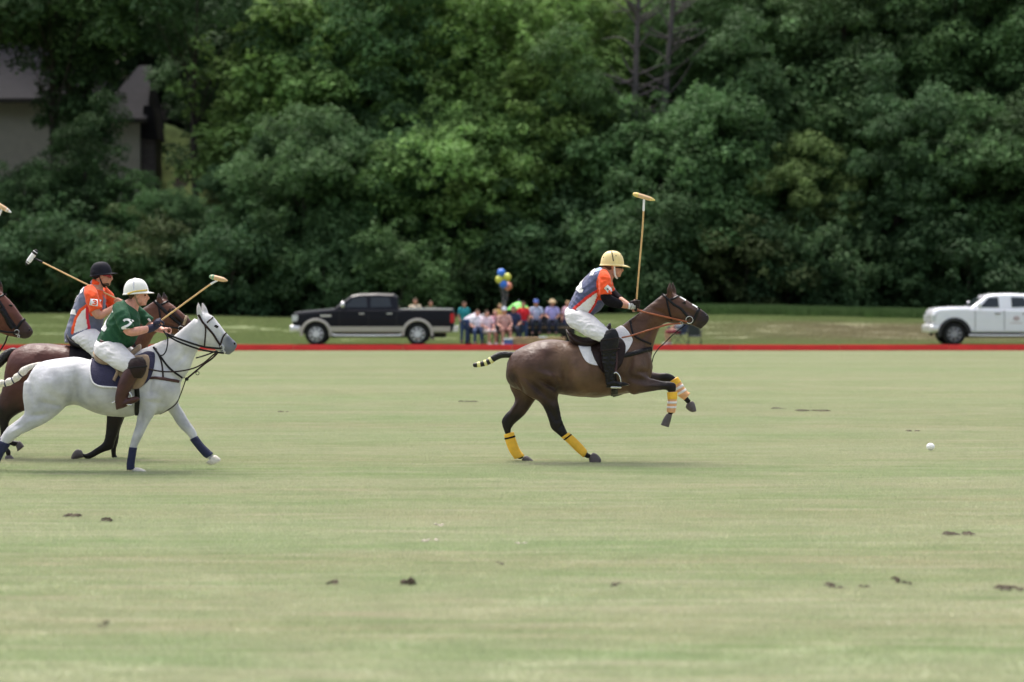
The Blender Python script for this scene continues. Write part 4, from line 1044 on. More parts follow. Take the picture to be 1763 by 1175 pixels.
straps(bvC, YC, hC, [
    ('headpiece', [(266, 518), (276, 527), (288, 538), (300, 549), (312, 559)], 5.5, 'black_leather', (-1, 1), .008),
    ('browband', [(276, 527), (284, 522), (291, 519)], 3.2, 'black_leather', (-1, 1), .006),
    ('cheekpiece', [(292, 534), (302, 541), (310, 549), (318, 556)], 6, 'dark_brown_leather', (-1, 1), .010),
    ('sheepskin_noseband', [(322, 543.5), (320, 551), (317, 560)], 4.5, 'tan_suede', (-1, 1), .014),
    ('throatlatch', [(272, 520), (277, 540), (279, 562)], 2.8, 'black_leather', (-1, 1), .006),
    ('neck_strap', [(212, 556), (224, 575), (236, 598), (242, 616)], 3.2, 'black_leather', (-1, 1), .007),
    ('girth', [(188, 640), (190, 665), (190, 690)], 8, 'black_leather', (-1, 1), .012)])
lines(YC, hC, [('rein', [(214, 536, -.10), (240, 548, -.14), (280, 560, -.12), (312, 566, -.085)], .010, 'black_leather'), ('rein', [(214, 536, .02), (240, 548, .14), (280, 560, .12), (312, 566, .085)], .010, 'black_leather')])
ring_part(313, 566, -.085, .03, .004, YC, 'steel', hC); ring_part(313, 566, .085, .03, .004, YC, 'steel', hC)

# fourth horse: only its head is inside the frame
YD = 31.2
D = dict(Cc); D['Y'] = YD; D['voxel'] = .014; D['ox'] = -282
D['colors'] = dict(CHEST, neck=(0.13, 0.045, 0.028), face=(0.11, 0.042, 0.03))
D['neck'] = [(150, 595, 236, 655, .17), (172, 575, 244, 622, .15), (203, 548, 254, 600, .115), (232, 525, 268, 575, .09), (254, 508, 278, 566, .08), (268, 498, 288, 560, .075)]
D['head'] = [(272, 496, 262, 548, .075), (285, 503, 270, 562, .095), (297, 514, 280, 572, .098), (309, 528, 292, 578, .08), (320, 544, 304, 581, .06), (330, 556, 314, 583, .052), (337, 565, 325, 584, .048), (339.5, 572, 333, 582, .034)]
D['ears'] = [(276, 508, 276, 480, -.045), (282, 508, 280, 482, .045)]
D['bulges'] = [(284, 545, .085, .085, .03, .062)]; D['eyes'] = [(302, 527)]; D['nostril'] = (333, 569)
D['dents'] = Cc['dents'][:3] + [(297, 545, 318, 568, 4, -.01), (300, 533, 322, 556, 3, .006)]
hD = thing('horse', (w3(130 - 282, 0, YD)[0], YD, 0), 'dark brown polo pony with only its bridled head reaching in at the left edge', 'horse')
bodyD, bvD = horse(D, hD)
def s_(path): return [(p[0] - 282, *p[1:]) for p in path]
straps(bvD, YD, hD, [
    ('headpiece', s_([(270, 500), (280, 515), (290, 530), (300, 548), (309, 562), (314, 570)]), 4.5, 'black_leather', (-1, 1), .008),
    ('browband', s_([(280, 514), (286, 510), (292, 506)]), 3.2, 'black_leather', (-1, 1), .006),
    ('cheekpiece', s_([(284, 530), (294, 545), (300, 558), (306, 566)]), 7, 'black_leather', (-1, 1), .010),
    ('noseband', s_([(325, 549), (319, 556), (313, 566), (308, 576)]), 4.5, 'black_leather', (-1, 1), .008),
    ('throatlatch', s_([(276, 502), (276, 530), (276, 560)]), 2.8, 'black_leather', (-1, 1), .006)])
for s in (-1, 1):
    ring_part(313 - 282, 572, s * .078, .028, .004, YD, 'steel', hD)
    ring_part(316 - 282, 579, s * .078, .014, .004, YD, 'steel', hD, 'curb_ring')
lines(YD, hD, [('rein', s_([(215, 536, -.1), (250, 556, -.15), (285, 570, -.12), (312, 573, -.085)]), .012, 'black_leather'), ('rein', s_([(215, 536, .02), (250, 560, .15), (285, 574, .12), (312, 576, .085)]), .012, 'black_leather'),
    ('martingale', s_([(312, 574, -.02), (296, 578, 0), (290, 592, 0), (270, 620, 0), (244, 640, 0)]), .010, 'dark_brown_leather')])
D2 = mk('saddle', *loft([(114 - 282, 570, 118 - 282, 586, .11), (132 - 282, 583, 132 - 282, 602, .21), (164 - 282, 584, 164 - 282, 602, .20), (188 - 282, 568, 186 - 282, 586, .08)], YD, sub=5), M['black_leather'], hD)

# ------------------------------------------------------------------ riders
def head_parts(c, S=1.0, tilt=0.0, yaw=0.0):
    """head facing +X, eyes at z = 0"""
    rt = rotz(yaw) @ roty(tilt); c = np.asarray(c, float); P = []
    def E(p, r): v, f = ellip((0, 0, 0), r); P.append((((v + np.array(p)) * S) @ rt.T + c, f))
    def T(pts, rad): v, f = tube(pts, rad, seg=10, sub=3); P.append(((v * S) @ rt.T + c, f))
    E((-.012, 0, .035), (.100, .077, .098)); E((.025, 0, -.03), (.066, .060, .085)); E((.038, 0, -.082), (.050, .046, .036)); E((.074, 0, -.098), (.017, .020, .016))
    T([(.083, 0, .012), (.098, 0, -.012), (.108, 0, -.034), (.092, 0, -.044)], [.010, .012, .0145, .012])
    T([(.080, -.040, .016), (.090, -.018, .020), (.090, .018, .020), (.080, .040, .016)], [.010, .010, .010, .010])
    E((.088, 0, -.062), (.012, .022, .007)); E((.087, 0, -.073), (.011, .019, .007))
    for s in (-1, 1):
        E((.060, s * .040, -.035), (.026, .020, .022)); E((-.004, s * .077, -.012), (.019, .009, .030)); E((.02, s * .050, -.06), (.045, .012, .028))
    T([(-.025, 0, -.05), (-.045, 0, -.12), (-.065, 0, -.19)], [.056, .055, .062])
    return P

def eyes(c, root, S=1.0, tilt=0.0, yaw=0.0):
    rt = rotz(yaw) @ roty(tilt)
    for s in (-1, 1):
        v, f = ellip((0, 0, 0), (.011, .012, .011)); v = (v + np.array((.076, s * .032, -.002))) @ rt.T * S + c; mk('eye', v, f, M['eye'], root)

def hand_parts(g, a, f, side=1, S=1.0, open_=0.0):
    """palm, four unequal fingers and a thumb closed round a stick through g along a; f points from the wrist to the stick"""
    g = np.asarray(g, float); a = np.asarray(a, float); a /= np.linalg.norm(a); f = np.asarray(f, float); f -= a * np.dot(a, f); f /= np.linalg.norm(f)
    s = np.cross(a, f) * side; P = []
    rot = np.stack([f, s, a], 1)
    P.append(ellip(g - f * .030 * S + s * .012 * S, (.024 * S, .030 * S, .046 * S), rot=rot))
    P.append(ellip(g - f * .055 * S, (.030 * S, .026 * S, .036 * S), rot=rot))
    ends = (-95, -118, -122, -92)
    for i in range(4):
        o = a * (-.034 + .0225 * i) * S; pts = []
        for t, ph in enumerate(np.linspace(118, ends[i], 5)):
            r = (.029 + (.004 if t in (1, 3) else 0)) * S; ph = R(ph); pts.append(g + o + (f * math.cos(ph) + s * math.sin(ph)) * r)
        P.append(tube(pts, [.0105 * S, .0105 * S, .0098 * S, .0092 * S, .008 * S], seg=8, sub=3))
    o = a * .042 * S; pts = []
    for ph in (-150, -105, -60, -20): ph = R(ph); pts.append(g + o * (1 - .2 * (ph > -1.2)) + (f * math.cos(ph) + s * math.sin(ph)) * .031 * S)
    P.append(tube(pts, [.013 * S, .012 * S, .011 * S, .009 * S], seg=8, sub=3))
    return P

def helmet(c, a, b, h, tilt, peak, mm, root, droop=.012, pw=4.0, name='helmet'):
    n = 48; rows = []; th = np.linspace(0, 2 * math.pi, n, endpoint=False)
    pk = peak * np.maximum(0, np.cos(th)) ** pw
    def ring(k, z, ext=0.0, dz=0.0, s=1.0):
        rows.append(np.stack([(a * k * np.cos(th) * s + ext * np.cos(th)), (b * k * np.sin(th) * s + ext * np.sin(th)), np.full(n, z) + dz], 1))
    ring(1, -.006, .009 + pk, -droop * pk / (peak + 1e-6)); ring(1, .000, .011 + pk, -droop * pk / (peak + 1e-6)); ring(1, .006, .008 + pk * .5, -droop * .3 * pk / (peak + 1e-6)); ring(1, .012, .001)
    for f_ in np.linspace(0.06, 1.45, 13): ring(math.cos(f_) ** .72, .008 + h * math.sin(f_) / math.sin(1.45) * .985)
    V = np.vstack(rows); m = len(rows); F = tube_faces(m, n, V)
    V, F = cap(V, F, n, m, np.array((0, 0, .02)), np.array((0, 0, .008 + h)))
    V = V @ roty(tilt).T + np.asarray(c, float)
    return mk(name, V, F, mm, root)

def paint(V, Y, base, items):
    """items: ('poly', [(px,py)..], colour, min |dy|) or ('line', [(px,py)..], half width px, colour, min |dy|)"""
    px = V[:, 0] * K / Y + CX; py = HY + (CAMZ - V[:, 2]) * K / Y; ady = np.abs(V[:, 1] - Y)
    T = np.tile(np.array(base), (len(V), 1))
    for it in items:
        if it[0] == 'poly':
            poly = np.array(it[1]); ins = np.zeros(len(V), bool); j = len(poly) - 1
            for i in range(len(poly)):
                xi, yi = poly[i]; xj, yj = poly[j]
                cnd = ((yi > py) != (yj > py)) & (px < (xj - xi) * (py - yi) / (yj - yi + 1e-9) + xi); ins ^= cnd; j = i
            T[ins & (ady > it[3])] = it[2]
        else:
            L_ = np.array(it[1]); m = np.full(len(V), 1e9)
            for a, b in zip(L_[:-1], L_[1:]):
                ab = b - a; q = np.stack([px, py], 1) - a; t = np.clip((q @ ab) / (ab @ ab), 0, 1); m = np.minimum(m, np.linalg.norm(q - t[:, None] * ab, axis=1))
            T[(m < it[2]) & (ady > it[4])] = it[3]
    return T

def numeral(ch):
    if ch == '2': return [(-.42, .30), (-.30, .46), (0, .54), (.32, .44), (.36, .18), (.15, -.08), (-.15, -.28), (-.40, -.46), (-.10, -.47), (.42, -.47)]
    return [(-.38, .42), (-.05, .52), (.30, .42), (.32, .18), (.0, .04), (.36, -.08), (.38, -.34), (.05, -.50), (-.40, -.40)]

def print_mark(bvh, o, u, v, d, pts, w, h, lw, mm, parent, name, lift=.007, flipx=False):
    """numeral drawn as a band laid on cloth: o centre (3D), u right, v up, d ray direction"""
    P = crom([(p[0] * w, p[1] * h) for p in pts], 5); rows = []
    u, v, d = (np.asarray(q, float) / np.linalg.norm(q) for q in (u, v, d))
    ok = None
    for i in range(len(P)):
        t = P[min(i + 1, len(P) - 1)] - P[max(i - 1, 0)]; t = t / (np.linalg.norm(t) + 1e-9); n = np.array((-t[1], t[0])); r = []
        for s in (-.5, 0, .5):
            q = P[i] + n * s * lw; p = o + u * q[0] + v * q[1]
            hh = bvh.ray_cast(Vector(p - d * .6), Vector(d))
            if hh[0] is None: r = None; break
            r.append(np.array(hh[0]) - d * lift)
        if r: rows.append(r)
        elif rows: break
    if len(rows) < 2: return
    V = np.array([q for r in rows for q in r] + [q + d * .004 for r in rows for q in r]); n = len(rows); F = []; N = n * 3
    for i in range(n - 1):
        for j in range(2):
            a = i * 3 + j; F.append((a, a + 1, a + 4, a + 3)); F.append((N + a, N + a + 3, N + a + 4, N + a + 1))
        for j in (0, 2): a = i * 3 + j; F.append((a, a + 3, N + a + 3, N + a))
    for i in (0, n - 1):
        for j in range(2): a = i * 3 + j; F.append((a, a + 1, N + a + 1, N + a))
    mk(name, V, F, mm, parent, smooth=False)

def mallet(label, Y, path, head0, head1, cols, root_loc, r=.0085, blunt=True, headw=4.0):
    """path: shaft points (px, py, dy) from the hand to the head"""
    t = thing('polo_mallet', root_loc, label, 'mallet')
    P = crom(path, 8); n = len(P); g = int(n * cols['grip']); w = int(n * cols['wrap'])
    sh = ptube([tuple(q) for q in P[max(g - 1, 0):w + 1]], [r] * (w + 1 - max(g - 1, 0)), Y, seg=10, sub=1); mk('shaft', *sh, M['cane'], t)
    mk('grip', *ptube([tuple(q) for q in P[:g + 1]], [r * 1.7] * (g + 1), Y, seg=10, sub=1), M['rubber_black'], t)
    mk('shaft_binding', *ptube([tuple(q) for q in P[w:]], [r * 1.25] * (n - w), Y, seg=10, sub=1), M[cols['bind']], t)
    a = w3(*head0[:2], Y, head0[2]); b = w3(*head1[:2], Y, head1[2]); d = b - a; R_ = headw * Y / K
    mk('mallet_head', *tube([a, a + d * .04, a + d * .5, a + d * .82, b], [R_ * .8, R_ * .95, R_, R_ * .85, R_ * .35], seg=16, sub=4), M[cols['head']], t)
    mk('head_end', *tube([a - d * .01, a + d * .05, a + d * .16], [R_ * .82, R_ * .99, R_ * 1.03], seg=16, sub=2), M[cols['e0']], t)
    mk('head_end', *tube([a + d * .80, a + d * .90, b + d * .01], [R_ * .90, R_ * .68, R_ * .38], seg=16, sub=2), M[cols['e1']], t)
    return t

def stirrup(pts, dy, Y, root, strap, mm='black_leather'):
    st = mk('stirrup_iron', *ptube([(p[0], p[1], dy) for p in pts], [.0085] * len(pts), Y, seg=8, sub=5), M['steel'], root)
    a, b = pts[0], pts[-1]
    mk('stirrup_tread', *ptube([(a[0], a[1], dy), (b[0], b[1], dy)], [.014, .014], Y, seg=8, sub=2, flat=2.2), M['steel'], st)
    V, F = ptube([(p[0], p[1], p[2]) for p in strap], [.017] * len(strap), Y, seg=8, sub=3, flat=.3); mk('stirrup_leather', V, F, M[mm], root)

def shr(rings, k): return [list(r) for r in rings]

# ---- leading rider
rA = thing('person', (w3(1020, 0, YA)[0], YA, 0), 'rider in cream helmet and slate and orange shirt leaning forward on the leading bay horse', 'person')
cA = w3(1056, 460, YA)
torsoA = [(972, 545, 1010, 556, .13, 0), (977, 532, 1018, 545, .155, 0), (984, 516, 1034, 533, .165, 0), (994, 497, 1043, 517, .178, 0), (1007, 480, 1048, 502, .19, 0), (1021, 467, 1049, 487, .195, 0), (1033, 460, 1051, 476, .12, 0), (1040, 458, 1053, 471, .065, 0)]
legA = lambda s: [(1004, 533, 972, 541, .115, s * .08), (1018, 541, 976, 558, .118, s * .13), (1030, 551, 992, 570, .105, s * .20), (1043, 563, 1012, 581, .088, s * .27), (1052, 573, 1031, 589, .072, s * .31)]
shinA = lambda s: [(1059, 572, 1037, 580, .058, s * .325), (1061, 590, 1034, 594, .062, s * .335), (1059, 606, 1034, 611, .060, s * .34), (1058, 622, 1035.5, 626, .056, s * .345), (1056, 640, 1039, 643, .046, s * .35), (1056, 653, 1041, 657, .042, s * .35), (1057, 660, 1042, 665, .042, s * .35)]
footA = lambda s: [(1042, 650, 1042.5, 666, .036, s * .35), (1052, 652, 1052, 665.5, .042, s * .355), (1064, 655, 1064, 664.5, .044, s * .36), (1075, 656.5, 1075, 663.5, .038, s * .365), (1081, 659, 1081, 663, .022, s * .365)]
armA = [tube([w3(1040, 478, YA, -.17), w3(1040, 496, YA, -.23), w3(1042, 514, YA, -.26), w3(1060, 522, YA, -.21), w3(1079, 527, YA, -.15), w3(1088, 527, YA, -.13)], [.062, .056, .048, .045, .032, .028], seg=14)]
armA2 = [tube([w3(1042, 480, YA, .17), w3(1050, 496, YA, .24), w3(1056, 508, YA, .25), w3(1069, 517, YA, .16), w3(1082, 525, YA, .06), w3(1087, 529, YA, .03)], [.062, .056, .046, .042, .031, .028], seg=14)]
axA = w3(1096.5, 500, YA) - w3(1094, 534, YA)
gA = w3(1095.2, 524, YA, -.13); fA = w3(1095, 524, YA, -.13) - w3(1079, 527, YA, -.15)
handA = hand_parts(gA, axA, fA, side=-1); g2 = w3(1092, 532, YA, .02); handA2 = hand_parts(g2, (.3, -1, .1), (1, .1, -.3), side=1)
bodyparts = head_parts(cA, tilt=.06) + [loft(torsoA, YA, k=.85), *armA, *armA2, *handA, *handA2]
for s in (-1, 1): bodyparts += [loft(legA(s), YA, k=.82, seg=16), loft(shinA(s), YA, k=.78, seg=14), loft(footA(s), YA, k=.75, seg=12)]
mk('body', *fuse(bodyparts, .0075, 2)[:2], M['skin'], rA); eyes(cA, rA, tilt=.06)
SL, OR_, WH, RD = (0.085, 0.098, 0.185), (0.80, 0.085, 0.016), (0.74, 0.72, 0.73), (0.62, 0.035, 0.025)
slv = lambda s: tube([w3(1036, 472, YA, s * .13), w3(1040, 484, YA, s * .215), w3(1040.5, 499, YA, s * .25), w3(1041, 508, YA, s * .258)], [.072, .078, .076, .078], seg=18, ends=False)
slv2 = tube([w3(1038, 473, YA, .13), w3(1045, 486, YA, .215), w3(1050, 498, YA, .25), w3(1053, 504, YA, .255)], [.07, .072, .066, .066], seg=18, ends=False)
V, F, E = fuse([loft(torsoA[:7], YA, sub=4, seg=28, grow=.006), slv(-1), slv2], .0085, 3)
pxv = V[:, 0] * K / YA + CX; pyv = HY + (CAMZ - V[:, 2]) * K / YA
fold = 0.006 * np.sin((pxv * .55 - pyv * .62)) * np.exp(-((pyv - 524) / 16) ** 2) + .005 * np.sin(pxv * .35 + pyv * .5) * np.exp(-((pyv - 500) / 12) ** 2)
V[:, 1] += np.sign(V[:, 1] - YA) * fold
T = paint(V, YA, SL, [('line', [(1031, 500), (1010, 513), (988, 532)], 3.2, RD, .0), ('poly', [(1031, 501), (1025, 522), (1012, 541), (990, 533), (1010, 516)], WH, .0), ('line', [(1028, 512), (1024, 524), (1012, 542)], 1.8, RD, .0),
    ('poly', [(1035, 461), (1046, 466), (1056, 480), (1060, 500), (1055, 517), (1028, 517), (1027, 500), (1025, 487), (1029, 474)], OR_, .10), ('line', [(1024, 466), (1033, 463)], 2.6, (.32, .42, .62), 0)])
shA = mk('jersey', V, F, M['cloth_print'], rA, tint=T); wrinkle(shA, .0038, 30, 3, (1, .5, 1.2)); bvs = bvh_of(np.array([v.co for v in shA.data.vertices]) + ORG[rA.name], F)
o = w3(1007, 482, YA); u = (0, 1, 0); v = w3(1023, 465, YA) - w3(993, 500, YA); d = (.72, 0, -.69)
print_mark(bvs, o + np.array((0, -.02, 0)), u, v, d, [(-p[0], p[1]) if False else p for p in numeral('2')], .26, .27, .055, M['print_white'], shA, 'back_number', lift=.009)
V, F = strip(bvs, [(1041, 494), (1046, 499), (1047.5, 503)], 8.5, YA, (-1,), .002, lift=.007); mk('sleeve_patch', V, F, M['print_white'], shA)
V, F = strip(bvs, [(1043, 497.5), (1045.5, 499.5)], 2, YA, (-1,), .003, lift=.009); mk('sleeve_print', V, F, M['navy_pad'], shA)
V, F = tube([w3(1041, 511, YA, -.262), w3(1047, 517.5, YA, -.255), w3(1056, 521, YA, -.225), w3(1064, 524, YA, -.20)], [.060, .064, .061, .052], seg=16); mk('elbow_guard', V, F, M['black_wrap'], rA)
V, F = tube([w3(1055, 505, YA, .255), w3(1060, 510, YA, .22), w3(1067, 516, YA, .175)], [.058, .058, .050], seg=14); mk('elbow_guard', V, F, M['black_wrap'], rA)
mk('glove', *fuse([(v_ + (v_ - gA) * .06, f_) for v_, f_ in hand_parts(gA, axA, fA, side=-1)[:6]] + [tube([w3(1082, 527, YA, -.146), w3(1090, 526.5, YA, -.135)], [.034, .036])], .006, 1)[:2], M['dark_brown_leather'], rA)
V, F = tube([w3(1080, 527, YA, -.15), w3(1083.5, 527, YA, -.145)], [.036, .037], seg=14, ends=False); mk('wrist_strap', V, F, M['print_white'], rA)
V, F = tube([w3(1085, 527, YA, -.143), w3(1091, 526.4, YA, -.134)], [.040, .043], seg=16, sub=2, ends=False); gw = mk('glove_back', V, F, M['print_white'], rA)
for x0 in (1086.6, 1089.0):
    V, F = tube([w3(x0, 527, YA, -.141), w3(x0 + .7, 526.9, YA, -.140)], [.0425, .0435], seg=16, sub=1, ends=False); mk('glove_stripe', V, F, M['glove_dark'], gw)
hips = lambda cx, cy, Y: ellip(w3(cx, cy, Y), (.15, .17, .11), rot=roty(.35))
V, F, E = fuse([hips(993, 543, YA), loft(torsoA[:2], YA, sub=3, grow=.004), loft(legA(-1), YA, seg=20), loft(legA(1), YA, seg=20)], .010, 3)
wrinkle(mk('breeches', V, F, M['breeches'], rA), .0032, 42, 9, (.6, .3, 1.5))
for s in (-1, 1):
    bt = mk('boot', *fuse([loft(shinA(s), YA, grow=.004, seg=18), loft(footA(s), YA, seg=14)], .0085, 2)[:2], M['black_leather'], rA); wrinkle(bt, .004, 55, 2, (.3, .3, 1.6))
    V, F = loft([(1058, 566, 1041, 569, .052, s * .32), (1062, 573, 1034, 578, .070, s * .325), (1064, 582, 1031.5, 587, .076, s * .33), (1063, 594, 1032, 599, .072, s * .335), (1060, 604, 1034, 609, .066, s * .34)], YA, sub=4, seg=20); kg = mk('knee_guard', V, F, M['black_leather'], rA)
    for yy in (580, 598):
        V, F = loft([(1065.5, yy, 1031, yy + 4, .079, s * .33), (1065.2, yy + 2, 1031, yy + 6.2, .079, s * .33)], YA, sub=1, seg=20); mk('guard_strap', V, F, M['dark_brown_leather'], kg)
    stirrup([(1050.5, 665), (1049.5, 655), (1052, 645), (1057.5, 640), (1063, 644), (1066, 652), (1066.5, 660), (1066, 665)], s * .365, YA, hA, [(1057.5, 640, s * .365), (1059, 620, s * .33), (1058, 600, s * .30)], 'brown_leather')
hm = helmet(w3(1054, 457.5, YA), .136, .112, .163, .03, .062, M['helmet_cream'], rA)
bvh_h = bvh_of(np.array([np.array(v.co) + ORG[rA.name] for v in hm.data.vertices]), [tuple(p.vertices) for p in hm.data.polygons])
V, F = strip(bvh_h, [(1052.8, 433.5), (1053.8, 440), (1055.6, 450)], 1.5, YA, (-1, 1), .003); mk('helmet_seam', V, F, M['rubber_black'], hm)
for q in ((1038.7, 443.5), (1060, 441), (1068.5, 439.5)):
    for s in (-1, 1):
        h = hit(bvh_h, q[0], q[1], YA, s)
        if h[0] is not None: V, F = ellip(np.array(h[0]), (.007, .004, .007), seg=10, rings=6); mk('vent', V, F, M['rubber_black'], hm)
for s in (-1, 1):
    V, F = tube([w3(1057, 458, YA, s * .082), w3(1057.5, 466, YA, s * .078), w3(1058.5, 474, YA, s * .066), w3(1062, 479.5, YA, s * .03), w3(1063, 480, YA, 0)], [.011, .011, .012, .009, .008], seg=8, flat=.35); mk('chin_strap', V, F, M['print_white' if s else 'print_white'], hm)
V, F = tube([w3(1054, 461, YA, -.078), w3(1064, 461, YA, -.070), w3(1070.5, 461, YA, -.040), w3(1072, 461, YA, 0), w3(1070.5, 461, YA, .040), w3(1064, 461, YA, .070), w3(1054, 461, YA, .078)], [.005, .006, .014, .011, .014, .006, .005], seg=8, flat=.4, flatdir=(0, 1, 0)); mk('sunglasses', V, F, M['eye'], rA)
V, F = fuse([ellip(cA + np.array((-.035, 0, .015)), (.080, .080, .065)), ellip(cA + np.array((-.075, 0, -.035)), (.035, .055, .04))], .008, 2)[:2]; mk('hair', V, F, M['hair_brown'], rA)
mallet('polo mallet held upright by the leading rider, with yellow ended head', YA, [(1093.6, 534, -.13), (1095, 520, -.13), (1096.3, 500, -.13), (1100.6, 450, -.13), (1104.9, 400, -.13), (1106.8, 367, -.13), (1107.9, 343, -.13)],
    (1092, 335.5, -.13), (1125, 345.5, -.13), dict(grip=.19, wrap=.84, bind='print_white', head='mallet_wood', e0='mallet_yellow', e1='mallet_yellow'), tuple(w3(1095, 524, YA, -.13)), r=.0105)

# ---- green rider on the white horse
rB = thing('person', (w3(205, 0, YW)[0], YW, 0), 'rider in white helmet and bottle green shirt numbered 2 on the white horse', 'person')
cB = w3(238.5, 508, YW)
torsoB = [(166, 598, 200, 610, .13, 0), (168, 588, 214, 602, .16, 0), (172, 577, 228, 594, .172, 0), (180, 562, 236, 578, .185, 0), (189, 545, 240, 560, .195, 0), (200, 528, 239, 546, .20, 0), (213, 517, 236, 534, .13, 0), (221, 513, 236, 527, .068, 0)]
legB = lambda s: [(200, 585, 164, 594, .118, s * .08), (212, 590, 166, 609, .12, s * .13), (224, 600, 184, 622, .108, s * .20), (237, 611, 204, 634, .090, s * .27), (246, 620, 224, 642, .074, s * .31)]
shinB = lambda s: [(252, 622, 230, 628, .060, s * .325), (250, 640, 222, 637, .064, s * .335), (240, 656, 214, 652, .062, s * .34), (233, 670, 210, 667, .058, s * .345), (227, 684, 207, 682, .050, s * .345), (224, 694, 207.5, 694, .045, s * .345), (222, 698, 208.5, 703, .042, s * .345)]
footB = lambda s: [(209, 690, 209.5, 704, .036, s * .345), (219, 688, 221, 700.5, .042, s * .35), (230, 683, 232, 695, .044, s * .355), (241, 680.5, 243, 690.5, .038, s * .36), (248, 682, 249, 687, .022, s * .36)]
armB = [tube([w3(212, 535, YW, -.18), w3(220, 552, YW, -.25), w3(228, 570, YW, -.27), w3(246, 569, YW, -.20), w3(262, 565, YW, -.13), w3(270, 562, YW, -.10)], [.064, .058, .050, .046, .034, .030], seg=14)]
armB2 = [tube([w3(222, 532, YW, .17), w3(238, 546, YW, .24), w3(250, 560, YW, .24), w3(268, 566, YW, .14), w3(282, 570, YW, .07)], [.064, .058, .048, .040, .030], seg=14)]
axB = w3(374.7, 482.4, YW) - w3(279.9, 551, YW); gB = w3(275, 557, YW, -.09); fB = w3(275, 557, YW, -.09) - w3(262, 565, YW, -.13)
g2 = w3(289, 571, YW, .03); hB1 = hand_parts(gB, axB, fB, side=1, S=1.05); hB2 = hand_parts(g2, (.2, -1, .15), (1, .1, -.2), side=1)
bp = head_parts(cB, tilt=.03) + [loft(torsoB, YW, k=.85), *armB, *armB2, *hB1, *hB2]
for s in (-1, 1): bp += [loft(legB(s), YW, k=.82, seg=16), loft(shinB(s), YW, k=.78, seg=14), loft(footB(s), YW, k=.75, seg=12)]
mk('body', *fuse(bp, .0075, 2)[:2], M['skin_pink'], rB); eyes(cB, rB, tilt=.03)
V, F, E = fuse([loft(torsoB[:7], YW, sub=4, seg=28, grow=.010), tube([w3(208, 528, YW, -.13), w3(215, 542, YW, -.225), w3(221, 556, YW, -.26), w3(226, 568, YW, -.275)], [.08, .086, .084, .086], seg=18, ends=False),
    tube([w3(218, 527, YW, .13), w3(232, 540, YW, .22), w3(244, 550, YW, .245), w3(252, 557, YW, .24)], [.08, .080, .074, .072], seg=18, ends=False)], .0085, 3)
pxv = V[:, 0] * K / YW + CX; pyv = HY + (CAMZ - V[:, 2]) * K / YW
V[:, 1] += np.sign(V[:, 1] - YW) * (.009 * np.sin(pxv * .45 - pyv * .30) * np.exp(-((pyv - 578) / 18) ** 2) + .006 * np.sin(pxv * .3 + pyv * .4) * np.exp(-((pyv - 545) / 14) ** 2))
shB = mk('jersey', V, F, M['jersey_green'], rB); wrinkle(shB, .0042, 26, 4, (1, .5, 1.2)); bvs = bvh_of(np.array([v.co for v in shB.data.vertices]) + ORG[rB.name], F)
print_mark(bvs, w3(226, 558.5, YW, -.3), (1, 0, -.22), (.22, 0, 1), (0, 1, 0), numeral('2'), .095, .10, .024, M['print_white'], shB, 'sleeve_number')
v = w3(206, 520, YW) - w3(174, 574, YW)
print_mark(bvs, w3(187, 546, YW, -.02), (0, 1, 0), v, (.86, 0, -.5), numeral('2'), .26, .27, .05, M['print_white'], shB, 'back_number', lift=.009)
V, F = strip(bvs, [(250.5, 549.5), (254, 553)], 3.0, YW, (-1,), .003, lift=.006); mk('sleeve_print', V, F, M['print_white'], shB)
V, F, E = fuse([hips(186, 598, YW), loft(torsoB[:2], YW, sub=3, grow=.004), loft(legB(-1), YW, seg=20), loft(legB(1), YW, seg=20)], .010, 3)
br = mk('breeches', V, F, M['breeches'], rB); wrinkle(br, .0036, 42, 10, (.6, .3, 1.5))
V, F = loft([(171, 583, 210, 597, .168, 0), (169.5, 587, 207, 601, .170, 0)], YW, sub=3, seg=28, grow=.006); mk('belt', V, F, M['brown_leather'], br)
V, F = tube([w3(258, 567, YW, -.145), w3(266, 564, YW, -.115), w3(272, 560.5, YW, -.098)], [.043, .041, .036], seg=16); g1 = mk('glove_cuff', V, F, M['glove_dark'], rB)
mk('glove', *fuse([(v_ + (v_ - gB) * .07, f_) for v_, f_ in hB1], .006, 1)[:2], M['glove_dark'], rB)
for s in (-1, 1):
    mk('boot', *fuse([loft(shinB(s), YW, grow=.004, seg=18), loft(footB(s), YW, seg=14)], .0085, 2)[:2], M['brown_leather'], rB)
    V, F = loft([(252, 613, 232, 617, .055, s * .315), (258, 620, 227, 624, .076, s * .325), (260, 629, 227, 632, .082, s * .335), (258, 640, 229, 641, .076, s * .34), (252, 650, 233, 648, .05, s * .345)], YW, sub=4, seg=20); kg = mk('knee_guard', V, F, M['dark_brown_leather'], rB)
    V, F = loft([(261.5, 628, 226, 631, .085, s * .335), (261.3, 630.5, 226, 633.5, .085, s * .335)], YW, sub=1, seg=20); mk('guard_strap', V, F, M['black_leather'], kg)
    stirrup([(221, 693), (222, 683), (226, 675), (230, 673), (234, 678), (236, 688), (235, 695)], s * .36, YW, hW, [(230, 673, s * .36), (232, 656, s * .33), (230, 640, s * .30)], 'brown_leather')
    mk('spur', *ptube([(206, 690, s * .345), (201, 692, s * .345)], [.010, .006], YW, seg=8), M['steel'], rB)
hm = helmet(w3(234.5, 506, YW), .138, .115, .158, -.07, .048, M['helmet_white'], rB, droop=.004, pw=5)
V, F = ellip(w3(232.4, 480, YW), (.016, .016, .008)); mk('top_button', V, F, M['helmet_white'], hm)
bvh_h = bvh_of(np.array([np.array(v.co) + ORG[rB.name] for v in hm.data.vertices]), [tuple(p.vertices) for p in hm.data.polygons])
